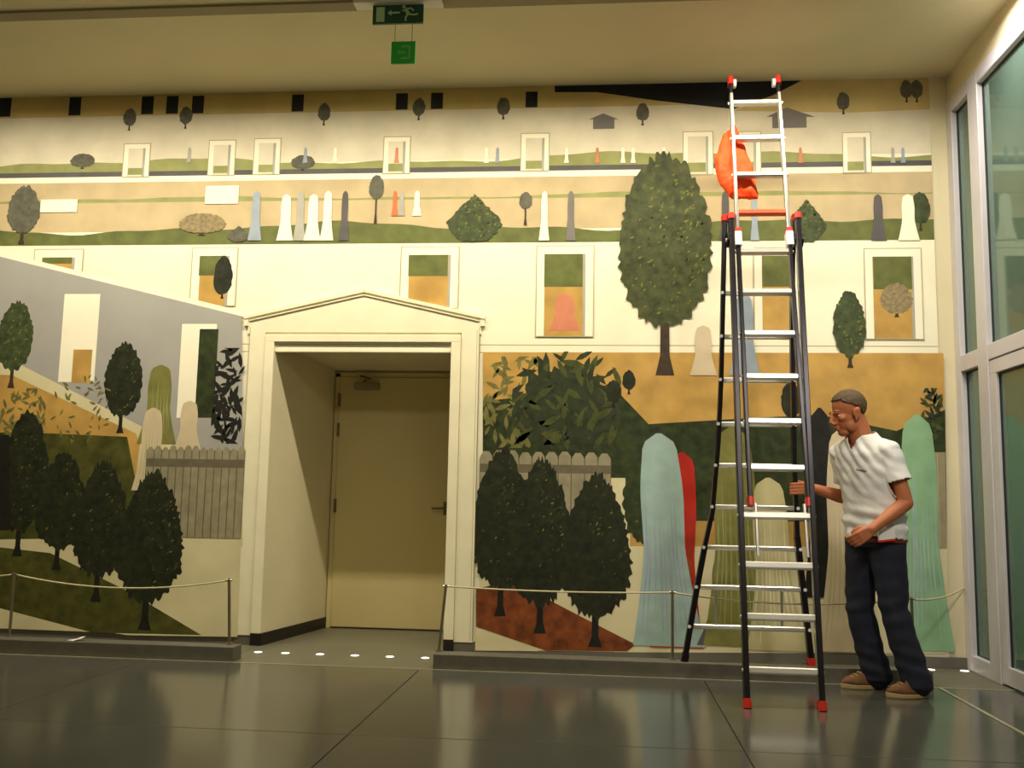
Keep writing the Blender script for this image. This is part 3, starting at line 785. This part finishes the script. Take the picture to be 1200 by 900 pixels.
limb((.064, -.082), (.100, -.088), .011); limb((.100, -.088), (.124, -.082), .010); limb((.062, -.084), (.048, -.102), .011); limb((.048, -.102), (.050, -.126), .010)
b.build('pictogram', 'sign_mark', pl)
t = thing('square_sign', 'small bright green square sign with white bracket mark hanging on two wires', 'sign', (-1.215, SY, 3.725))
b = MB(); b.box(-.073, -.006, -.07, .073, .006, .07); pl = b.build('sign_plate', 'sign_green', t)
b = MB(); yb = -.0075
limb((-.012, .037), (.042, .037), .011); limb((.038, .037), (.038, -.037), .011); limb((-.012, -.037), (.042, -.037), .011); limb((-.036, 0), (.012, 0), .011); limb((-.036, 0), (-.022, .012), .008); limb((-.036, 0), (-.022, -.012), .008)
b.build('bracket_mark', 'sign_mark_dim', pl)
for sx in (-.055, .05):
    b = MB(); b.tube([(sx, 0, .07), (sx, 0, ZH-.138-3.725)], .0022, 6); b.build('wire', 'wire', t)

# ================================================================== ladder
LT = math.radians(14.0)
LD = Vector((0, math.sin(LT), math.cos(LT)))      # direction up the front section
LN = Vector((0, math.cos(LT), -math.sin(LT)))     # depth direction of the section
L0 = Vector((0, -1.52, 0))
def LP(x, s): return L0 + LD*s + Vector((x, 0, 0))
lad = thing('telescopic_ladder', 'tall black and silver telescopic step ladder with red feet, standing before the mural', 'ladder', (0, 0, 0))
def lbeam(name, a, c, w, d, m, ref=None, parent=None, ch=0.004):
    q = MB(); q.beam(a, c, w, d, ref or LN, ch=ch); return q.build(name, m, parent or lad)
SA = 2.945                                         # hinge height along the front section
# front outer stiles
for x0, x1 in ((.765, .800), (1.150, 1.212)):
    st = lbeam('front_rail', LP(x0, .03), LP(x1, SA), .030, .066, 'rail_black')
    sx = -1 if x0 < 1 else 1
    lbeam('silver_edge', LP(x0-sx*.0155, .05), LP(x1-sx*.0155, SA-.02), .003, .030, 'rail_alu', parent=st, ch=0)
    q = MB(); q.beam(LP(x0, -.004), LP(x0, .045), .040, .078, LN, ch=.008); q.build('foot_cap', 'red_plastic', lad)
    q = MB(); q.beam(LP(x1, SA-.01), LP(x1, SA+.03), .040, .076, LN, ch=.010); q.build('rail_cap', 'red_plastic', lad)
# sliding inner stiles
for x0, x1 in ((.834, .838), (1.156, 1.150)):
    xm = x0 + (x1-x0)*.6
    lbeam('inner_rail', LP(x0, 1.12), LP(xm, 2.80), .024, .052, 'rail_black')
    lbeam('inner_rail', LP(xm, 2.78), LP(x1, 3.90), .022, .050, 'rail_alu')
    lbeam('inner_rail', LP(x1, 3.86), LP(x1, 4.0), .020, .046, 'rail_black')
    q = MB(); q.beam(LP(x0, 1.085), LP(x0, 1.135), .034, .06, LN, ch=.009); q.build('rail_tip', 'red_plastic', lad)
    q = MB(); q.beam(LP(x1, 3.975), LP(x1, 4.035), .034, .062, LN, ch=.010); q.build('top_cap', 'red_plastic', lad)
    s = 1 if x1 < 1 else -1
    q = MB(); q.tube([LP(x1+s*.018, 3.99), LP(x1+s*.036, 3.99)], .030, 16); q.build('wall_wheel', 'white_plastic', lad)
    q = MB(); q.beam(LP(xm, 2.745), LP(xm, 2.84), .044, .072, LN, ch=.006); cp = q.build('coupling', 'white_plastic', lad)
    q = MB(); q.beam(LP(xm, 2.838), LP(xm, 2.868), .040, .066, LN, ch=.006); q.build('coupling_top', 'red_plastic', cp)
# rungs of the front section
for k in range(14):
    s = .19 + .28*k
    if k < 4: x0, x1 = .765+.035*s/SA, 1.150+.062*s/SA; w = .036
    else: x0, x1 = .836, 1.153; w = .034
    m = 'orange_plastic' if k == 10 else 'rung_alu'
    q = MB(); q.beam(LP(x0+.008, s), LP(x1-.008, s), .038 if k < 4 else .036, .042, LN, ch=.007); rg = q.build('rung', m, lad)
    if k != 10:
        for xx in (x0-.016, x1+.016):
            q = MB(); q.tube([LP(xx-.004, s)-LN*.0, LP(xx+.004, s)], .009, 8); q.build('rivet', 'white_plastic', rg)
# short struts seen between the lower outer stiles and inner section
for x in (.862, 1.132):
    lbeam('guide_bar', LP(x, .80), LP(x, 1.10), .016, .02, 'rail_alu', ch=.003)
# rear section: flared stiles standing on the kerb
RL = [(.512, -.655, .095), (.587, -.668, .53), (.636, -.678, .79), (.684, -.69, 1.01), (.722, -.706, 1.45), (.740, -.725, 1.85), (.760, -.755, 2.62), (.765, -.765, 2.86)]
RR = [(1.280, -.655, .095), (1.238, -.668, .50), (1.201, -.68, .865), (1.187, -.70, 1.335), (1.182, -.73, 2.08), (1.187, -.755, 2.62), (1.205, -.765, 2.86)]
def railx(R, z):
    for a, c in zip(R, R[1:]):
        if a[2] <= z <= c[2]:
            u = (z-a[2])/(c[2]-a[2]); return Vector(a).lerp(Vector(c), u)
    return Vector(R[-1])
for R, sx in ((RL, -1), (RR, 1)):
    q = MB()
    for a, c in zip(R, R[1:]):
        wdt = .034 if a[2] < .7 else .027
        e = (Vector(c)-Vector(a)).normalized()*.006
        q.beam(Vector(a)-e*(a[2] > .1), Vector(c)+e, wdt, .058, (0, 1, 0), ch=.004)
    q.build('rear_rail', 'rail_black', lad)
    a = Vector(R[0]); d = (Vector(R[1])-a).normalized()
    q = MB(); q.beam(a-d*.003, a+d*.045, .044, .07, (0, 1, 0), ch=.008); q.build('foot_cap', 'red_plastic' if sx > 0 else 'rail_black', lad)
    q = MB(); q.beam(Vector(R[-1])-Vector((0, 0, .005)), Vector(R[-1])+Vector((0, 0, .035)), .038, .068, (0, 1, 0), ch=.008); q.build('rail_cap', 'red_plastic', lad)
for z in (.306, .548, .792, 1.043, 1.301, 1.56, 1.838, 2.113, 2.39):
    a = railx(RL, z); c = railx(RR, z)
    q = MB(); q.beam(a, c, .030, .040, (0, 1, 0), ch=.006); rg = q.build('rung', 'rung_alu', lad)
    for e, s in ((a, -1), (c, 1)):
        q = MB(); q.tube([e+Vector((s*.008, -.031, 0)), e+Vector((s*.008, -.024, 0))], .011, 8); q.build('rivet', 'white_plastic', rg)
for x in (.705, 1.105):
    q = MB(); q.beam((x, -.666, .306), (x, -.674, .548), .014, .018, (0, 1, 0)); q.build('brace_bar', 'rail_alu', lad)
# hinge locks joining front and rear sections
for x0, xr in ((.800, .765), (1.212, 1.205)):
    q = MB(); hp = LP(x0, SA-.14); q.tube([hp+Vector((-.028, .03, 0)), hp+Vector((.028, .03, 0))], .05, 18); q.build('hinge_lock', 'rail_black', lad)
    q = MB(); q.tube([hp+Vector((-.034, .03, 0)), hp+Vector((.034, .03, 0))], .012, 10); q.build('hinge_pin', 'white_plastic', lad)

# ================================================================== remesh helper
def remeshed(mb, name, m, voxel, smooth_it=2, factor=.5):
    me = mb.mesh(name, m)
    o = bpy.data.objects.new(name, me); C.objects.link(o)
    r = o.modifiers.new('r', 'REMESH'); r.mode = 'VOXEL'; r.voxel_size = voxel; r.use_smooth_shade = True
    s = o.modifiers.new('s', 'SMOOTH'); s.factor = factor; s.iterations = smooth_it
    dg = bpy.context.evaluated_depsgraph_get()
    new = bpy.data.meshes.new_from_object(o.evaluated_get(dg), preserve_all_data_layers=True, depsgraph=dg)
    o.modifiers.clear(); o.data = new; new.name = name
    if not new.materials: new.materials.append(MATS[m])
    new.polygons.foreach_set('use_smooth', [True]*len(new.polygons))
    return o
def cull(o, test):
    bm = bmesh.new(); bm.from_mesh(o.data)
    bmesh.ops.delete(bm, geom=[v for v in bm.verts if test(v.co)], context='VERTS')
    bm.to_mesh(o.data); bm.free()
def displace(o, fn):
    me = o.data; nor = [v.normal.copy() for v in me.vertices]
    for v, n in zip(me.vertices, nor): v.co += n*fn(v.co)
    me.update()

# ------------------------------------------------------------------ red bag hung on the ladder
def ring(c, u, v, a, b_, n=28, p=2.0):
    out = []
    for k in range(n):
        t = 2*math.pi*k/n; cx, sx = math.cos(t), math.sin(t)
        out.append(Vector(c) + Vector(u)*a*math.copysign(abs(cx)**(2/p), cx) + Vector(v)*b_*math.copysign(abs(sx)**(2/p), sx))
    return out
bag = MB(); BX, BY = Vector((1, 0, 0)), LN
def yb_at(z): return L0.y + math.tan(LT)*z + .070
prof = [(3.585, .848, .006, .010), (3.56, .846, .020, .020), (3.50, .838, .052, .030), (3.42, .832, .082, .036), (3.32, .834, .112, .042), (3.22, .846, .124, .044), (3.13, .868, .118, .042), (3.07, .895, .102, .034), (3.03, .910, .084, .016)]
bag.loft([ring((cx, yb_at(z), z), BX, BY, a, bb, 30) for z, cx, a, bb in prof])
bo = remeshed(bag, 'stuff_bag', 'bag_nylon', .006, 2)
displace(bo, lambda c: .012*noise.noise(Vector((c.x*26, c.y*10, c.z*8))) + .010*math.sin((c.x*3 + .8*c.z)*24) * noise.noise(c*8) + .005*abs(noise.noise(Vector((c.x*50, c.y*20, c.z*22)))))
bagt = thing('red_bag', 'bright orange red nylon bag hanging from the upper rungs of the ladder', 'bag', (0, 0, 0))
bo.parent = bagt; bo.name = 'sack'
b = MB(); b.tube([LP(.848, 3.62)+LN*.05, (.848, yb_at(3.60)-.004, 3.60), (.848, yb_at(3.58), 3.575)], .005, 8); b.tube([(.848, yb_at(3.575)-.002, 3.565), (.848, yb_at(3.575)-.002, 3.58)], .017, 12)
b.tube([LP(.846, 3.555)+LN*.03, LP(.848, 3.59)-LN*.028, LP(.85, 3.62)+LN*.03], .004, 8)
b.build('drawstring', 'orange_plastic', bagt)

# ================================================================== man
man = thing('person', 'man in white T-shirt and dark jeans holding the ladder with one hand', 'person', (0, 0, 0))
F = Vector((-.80, -.60, 0)).normalized(); LFT = Vector((.60, -.80, 0)).normalized()      # chest facing, his left
HF0 = Vector((-.965, -.26, 0)).normalized()
HL = Vector((.26, -.965, 0)).normalized()
tilt = math.radians(14)
HF = (HF0*math.cos(tilt) - Vector((0, 0, 1))*math.sin(tilt)); HU = (Vector((0, 0, 1))*math.cos(tilt) + HF0*math.sin(tilt))
HC = Vector((1.456, -.962, 1.617))
def H(f, l, u): return HC + (HF*f + HL*l + HU*u)*1.07
J = dict(
    shL=Vector((1.648, -1.085, 1.385)), elL=Vector((1.725, -1.13, 1.085)), wrL=Vector((1.515, -1.185, .935)),
    shR=Vector((1.440, -.812, 1.385)), elR=Vector((1.520, -.715, 1.105)), wrR=Vector((1.285, -.728, 1.172)),
    hpL=Vector((1.645, -1.01, .88)), knL=Vector((1.668, -1.04, .475)), anL=Vector((1.772, -1.06, .085)),
    hpR=Vector((1.545, -.885, .88)), knR=Vector((1.520, -.865, .470)), anR=Vector((1.610, -.845, .085)))
TORSO = [  # z, centre x, centre y, half width, half depth
    (.84, 1.600, -.950, .170, .120), (.92, 1.600, -.950, .172, .122), (1.00, 1.597, -.950, .168, .122), (1.10, 1.590, -.950, .164, .118),
    (1.20, 1.578, -.950, .170, .115), (1.30, 1.563, -.950, .178, .112), (1.37, 1.552, -.950, .170, .100), (1.42, 1.546, -.950, .140, .086), (1.462, 1.541, -.951, .098, .072), (1.495, 1.538, -.951, .066, .060)]
def torso(mb, da, db, z0=0, z1=9, p=2.3):
    mb.loft([ring((cx, cy, z), LFT, F, a+da, b_+db, 32, p) for z, cx, cy, a, b_ in TORSO if z0 <= z <= z1])
def limb3(mb, pts, rads, n=16):
    """smooth tapered limb through the points"""
    P_, R_ = [], []
    for i in range(len(pts)-1):
        for k in range(6):
            u = k/6; P_.append(Vector(pts[i]).lerp(Vector(pts[i+1]), u)); R_.append(rads[i]*(1-u) + rads[i+1]*u)
    P_.append(Vector(pts[-1])); R_.append(rads[-1])
    mb.tube(P_, R_, n)
    for q, r in zip(pts, rads): mb.ellipsoid(q, (r, 0, 0), (0, r, 0), (0, 0, r), 12, 8)

body = MB()
torso(body, -.016, -.014)
# head
def HE(f, l, u, rf, rl, ru): body.ellipsoid(H(f, l, u), HF*rf, HL*rl, HU*ru, 20, 14)
HE(-.012, 0, .034, .100, .078, .090); HE(.030, 0, -.035, .068, .062, .084); HE(.052, 0, -.100, .036, .038, .028)
for s in (-1, 1):
    HE(.012, s*.046, -.072, .050, .020, .038); HE(.062, s*.042, -.022, .026, .022, .020); HE(.104, s*.013, -.044, .013, .010, .009)
    HE(-.006, s*.080, -.012, .024, .009, .033); HE(-.012, s*.086, .004, .018, .008, .020); HE(.004, s*.080, -.040, .010, .007, .012)
    body.tube([H(.090, s*.008, .014), H(.080, s*.045, .014)], [.012, .010], 10)
body.tube([H(.090, 0, .008), H(.108, 0, -.022), H(.116, 0, -.040)], [.010, .012, .014], 10)
HE(.092, 0, -.067, .013, .024, .007); HE(.090, 0, -.079, .013, .021, .008)
limb3(body, [H(-.032, 0, -.05), Vector((1.520, -.952, 1.50)), Vector((1.545, -.952, 1.42))], [.064, .068, .074], 18)
# arms
limb3(body, [J['shL'], J['shL'].lerp(J['elL'], .45), J['elL'], J['elL'].lerp(J['wrL'], .3), J['wrL']], [.052, .048, .041, .042, .027])
limb3(body, [J['shR'], J['shR'].lerp(J['elR'], .45), J['elR'], J['elR'].lerp(J['wrR'], .3), J['wrR']], [.052, .048, .041, .042, .027])
# legs and feet under the clothes
for s in 'LR':
    limb3(body, [J['hp'+s], J['hp'+s].lerp(J['kn'+s], .4), J['kn'+s], J['kn'+s].lerp(J['an'+s], .35), J['an'+s]], [.085, .078, .056, .054, .036])
FT = {'L': (Vector((1.592, -1.105, 0)), Vector((1.835, -1.055, 0))), 'R': (Vector((1.402, -.866, 0)), Vector((1.655, -.820, 0)))}
for s in 'LR':
    toe, heel = FT[s]; d = (toe-heel).normalized()
    limb3(body, [J['an'+s]-Vector((0, 0, .02)), heel+d*.10+Vector((0, 0, .05)), heel+d*.20+Vector((0, 0, .042))], [.034, .034, .026])
# gripping right hand: fingers wrap the rear rail, thumb closes behind it
rp = railx(RR, 1.165)
wr = J['wrR']
palm = [wr, wr.lerp(Vector((rp.x+.040, rp.y-.012, 1.166)), .55), Vector((rp.x+.036, rp.y-.020, 1.166))]
for dz in (-.024, -.008, .008, .024):
    body.tube([wr+Vector((0, 0, dz*.6)), palm[1]+Vector((0, -.004, dz*.95)), palm[2]+Vector((0, -.006, dz*1.15))], [.017, .017, .014], 10)
for i, (dz, ln) in enumerate(((.030, .94), (.010, 1.0), (-.010, .96), (-.029, .80))):
    z = 1.166+dz; y = rp.y-.029-.010
    limb3(body, [(rp.x+.034, y+.006, z), (rp.x+.006, y-.001, z-.002), (rp.x-.024, y+.004, z-.004), (rp.x-.026-.004, y+.010+.024*ln, z-.005)], [.0105, .0098, .0092, .0080], 10)
limb3(body, [wr+Vector((-.018, .016, .020)), (rp.x+.034, rp.y+.034, 1.205), (rp.x+.004, rp.y+.040, 1.212), (rp.x-.018, rp.y+.038, 1.208)], [.015, .0125, .0112, .0092], 10)
# relaxed left hand in front of the hip
wl = J['wrL']; hd = Vector((-.80, -.10, -.58)).normalized(); side = Vector((.25, -.80, -.15)); side = (side-hd*side.dot(hd)).normalized(); dn = hd.cross(side)
if dn.z > 0: dn = -dn
up_s = Vector((0, 0, 1)); ks = (up_s - hd*up_s.dot(hd)).normalized()       # knuckle row runs up-down
pn = hd.cross(ks);
if pn.y < 0: pn = -pn                                                    # palm side faces the belly
for q in (-.024, -.008, .008, .024):
    body.tube([wl+ks*q*.6, wl+hd*.045+ks*q*.95, wl+hd*.085+ks*q*1.15], [.016, .0165, .0125], 10)
for q, ln in ((.030, .93), (.010, 1.0), (-.010, .95), (-.029, .78)):
    k0 = wl+hd*.084+ks*q; k1 = k0+(hd*.036+pn*.014)*ln; k2 = k1+(hd*.016+pn*.022)*ln; k3 = k2+(pn*.020-hd*.006)*ln
    limb3(body, [k0, k1, k2, k3], [.0105, .0098, .0090, .0080], 10)
t0 = wl+hd*.020+ks*.024+pn*.006
limb3(body, [t0, t0+hd*.030+ks*.020+pn*.008, t0+hd*.056+ks*.022+pn*.016, t0+hd*.076+ks*.016+pn*.022], [.015, .0125, .011, .009], 10)
bodyo = remeshed(body, 'body', 'skin', .0048, 2, .5); bodyo.parent = man

# face details
for s in (-1, 1):
    q = MB(); q.ellipsoid(H(.0745, s*.031, -.006), HF*.0110, HL*.0115, HU*.0070, 14, 10); ey = q.build('eye', 'eye_white', man, smooth=True)
    q = MB(); q.ellipsoid(H(.0830, s*.032, -.007), HF*.0035, HL*.0055, HU*.0050, 10, 8); q.build('iris', 'iris', ey, smooth=True)
    q = MB(); q.tube([H(.0925, s*.014, .018), H(.0905, s*.030, .022), H(.080, s*.050, .018)], [.0035, .004, .003], 8); q.build('eyebrow', 'brow_hair', man, smooth=True)
q = MB(); q.ellipsoid(H(.0960, 0, -.068), HF*.008, HL*.022, HU*.0045, 14, 8); q.ellipsoid(H(.0940, 0, -.078), HF*.008, HL*.019, HU*.005, 14, 8); q.build('lips', 'lip', man, smooth=True)
# short cropped hair
hr = MB(); hr.ellipsoid(H(-.014, 0, .037), HF*.1095, HL*.0865, HU*.0990, 40, 30)
hro = remeshed(hr, 'hair', 'hair', .005, 1); hro.parent = man
def not_hair(co):
    d = co-HC; f, l, u = d.dot(HF), d.dot(HL), d.dot(HU)
    line = .086 if f > .055 else (.020 + max(0, f+.02)*.75 if f > -.03 else -.062 + max(0, f+.09)*1.30)
    return u < line + .006*noise.noise(co*60) or (abs(l) > .055 and -.03 < f < .02 and u < .026)
cull(hro, not_hair)
displace(hro, lambda c: .003*noise.noise(c*90))
sm = hro.modifiers.new('thickness', 'SOLIDIFY'); sm.thickness = .006; sm.offset = -1

# T-shirt
sh = MB(); torso(sh, .010, .010)
for s in 'LR':
    a, e = J['sh'+s], J['el'+s]
    inn = Vector((1.548, -.950, 1.40))
    limb3(sh, [inn.lerp(a, .55), a, a.lerp(e, .35), a.lerp(e, .66)], [.070, .060, .062, .068])
limb3(sh, [Vector((1.548, -.951, 1.44)), Vector((1.534, -.952, 1.485))], [.076, .070])
sho = remeshed(sh, 'tshirt', 'tshirt', .0065, 4, .5); sho.parent = man
vdir = (F*.96+Vector((0, 0, -.28))).normalized()
nb = Vector((1.533, -.953, 1.492))
def cutshirt(co):
    if co.z < .868 + .02*math.sin(co.x*9): return True
    d = co-nb
    if d.z > -.004 + .25*d.dot(F)*-1 and d.length < .16: return True            # neckline
    f, l = d.dot(F), d.dot(LFT)
    if f > .02 and abs(l) < .052 + d.z*.55 and d.z > -.10: return True               # the V
    for s in 'LR':
        a, e = J['sh'+s], J['el'+s]; ax = (e-a).normalized()
        cx_ = 1.590 - (co.z-1.10)*.12; dd = co-Vector((cx_, -.95, co.z)); inside = (dd.dot(LFT)/.205)**2 + (dd.dot(F)/.155)**2 < 1
        if not inside and (co-a).dot(ax) > (e-a).length*.60 and (co-(a+ax*(co-a).dot(ax))).length < .10 and (co-e).length < .17: return True
    return False
cull(sho, cutshirt)
def folds(c):
    d = c-Vector((1.58, -.95, 1.1)); f, l = d.dot(F), d.dot(LFT)
    w = .007*noise.noise(Vector((l*9+c.z*7, f*9, c.z*10-l*8))) + .005*noise.noise(Vector((l*16+c.z*16, f*12, c.z*18)))
    diag = .0055*math.sin((c.z*1.0 + l*1.3)*75)*max(0, min(1, (c.z-1.10)*4))*max(0, f*6)
    waist = .007*math.sin(c.z*80+l*14)*max(0, 1-abs(c.z-.98)*8)
    return w+diag+waist+.003
displace(sho, folds)
sm = sho.modifiers.new('thickness', 'SOLIDIFY'); sm.thickness = .004; sm.offset = 1
# neckband
from mathutils.bvhtree import BVHTree
bvh = BVHTree.FromPolygons([v.co for v in sho.data.vertices], [tuple(p.vertices) for p in sho.data.polygons])
# small dark script mark on the chest
pm = MB()
c0 = Vector((1.578, -.95, 1.275)) + LFT*.045
pts = []
for i in range(22):
    o = c0 + LFT*(-.030+.0030*i) + Vector((0, 0, .006*math.sin(i*1.35) - .0005*i))
    hit = bvh.ray_cast(o + F*.4, -F)
    if hit[0] is not None: pts.append(hit[0] + F*.0055)
if len(pts) > 3: pm.tube(pts, .0022, 5); pm.build('chest_print', 'ink', man)

# jeans
jn = MB()
jn.loft([ring((cx, cy, z), LFT, F, a+.008, b_+.008, 32, 2.3) for z, cx, cy, a, b_ in ((.83, 1.597, -.948, .172, .118), (.87, 1.600, -.950, .170, .120), (.93, 1.600, -.950, .168, .118))])
for s in 'LR':
    hp, kn, an = J['hp'+s], J['kn'+s], J['an'+s]
    sv = Vector((0, 0, .03)); hem = an + Vector((.006, 0, -.035))
    limb3(jn, [hp, hp.lerp(kn, .35), kn, kn.lerp(hem, .5), hem+Vector((0, 0, .03))], [.104, .098, .080, .080, .083], 22)
    jn.tube([hem+Vector((0, 0, .05)), hem], [.084, .086], 22)
jno = remeshed(jn, 'jeans', 'denim', .007, 3); jno.parent = man
cull(jno, lambda c: c.z > .925)
displace(jno, lambda c: .006*noise.noise(Vector((c.x*10, c.y*10, c.z*13))) + .005*math.sin(c.z*70+c.x*20)*max(0, 1-abs(c.z-.18)*7) + .004*math.sin(c.z*60-c.x*18)*max(0, 1-abs(c.z-.50)*6))
# belt
bt = MB(); bt.loft([ring((1.600, -.950, z), LFT, F, .184, .134, 40, 2.3) for z in (.858, .886)])
bt.build('belt', 'belt_leather', man)
# shoes
for s in 'LR':
    toe, heel = FT[s]; d = (toe-heel).normalized(); n = Vector((-d.y, d.x, 0)); Ln = (toe-heel).length
    def outline(k, grow, z, lift=0):
        out = []
        for i in range(28):
            t = 2*math.pi*i/28; u = .5+.5*math.cos(t)                        # 1 toe, 0 heel
            w = (.036 + .016*math.sin(min(1, u*1.1)*math.pi*.75))*(1+grow)
            out.append(heel + d*(Ln*(.5+.5*math.cos(t)*(1+grow*.25))) + n*w*math.sin(t)*(1-.10*abs(math.cos(t))**3) + Vector((0, 0, z + lift*max(0, u-.75))))
        return out
    q = MB(); q.loft([outline(0, -.04, 0), outline(0, .04, .008, .02), outline(0, .03, .026, .03)]); sole = q.build('shoe_sole', 'shoe_sole', man, smooth=False, bevel=.003)
    q = MB()
    def up(grow, z, back, front):
        out = []
        for v in outline(0, grow, z):
            u = (v-heel).dot(d)/Ln; cu = max(back, min(front, u)); out.append(v + d*(cu-u)*Ln)
        return out
    q.loft([outline(0, -.02, .024, .03), up(-.06, .045, .01, .97), up(-.16, .062, .02, .86), up(-.30, .076, .03, .68), up(-.38, .088, .04, .52), up(-.45, .098, .05, .42)])
    q.build('shoe_upper', 'shoe_suede', man, smooth=True)
    q = MB()
    for k in range(3):
        c1 = heel + d*(Ln*(.56+.09*k)) + Vector((0, 0, .089-.011*k)); q.tube([c1-n*.028, c1+Vector((0, 0, .004)), c1+n*.028], .004, 6)
    q.build('laces', 'shoe_sole', man)
# card at the waist
CN = (F*.55+LFT*.83).normalized(); CT = Vector((-CN.y, CN.x, 0)); CT = CT if CT.x > 0 else -CT
cc = Vector((1.600, -.95, .897)) + LFT*.150 + F*.100
def slab(z0a, z0b, z1b, z1a, n0, n1, w):
    q = MB(); q.add([cc+CT*a+CN*c_+Vector((0, 0, z)) for c_ in (n0, n1) for a, z in ((-w, z0a), (w, z0b), (w, z1b), (-w, z1a))], [(0, 1, 2, 3), (7, 6, 5, 4), (0, 4, 5, 1), (1, 5, 6, 2), (2, 6, 7, 3), (3, 7, 4, 0)])
    return q
cdt = thing('card_packet', 'small white packet with red lower edge tucked at the waist of the man', 'packet', (0, 0, 0))
slab(-.026, -.014, .036, .024, -.004, .012, .046).build('packet', 'white_plastic', cdt)
slab(-.036, -.024, -.013, -.025, -.005, .0135, .047).build('edge', 'red_plastic', cdt)
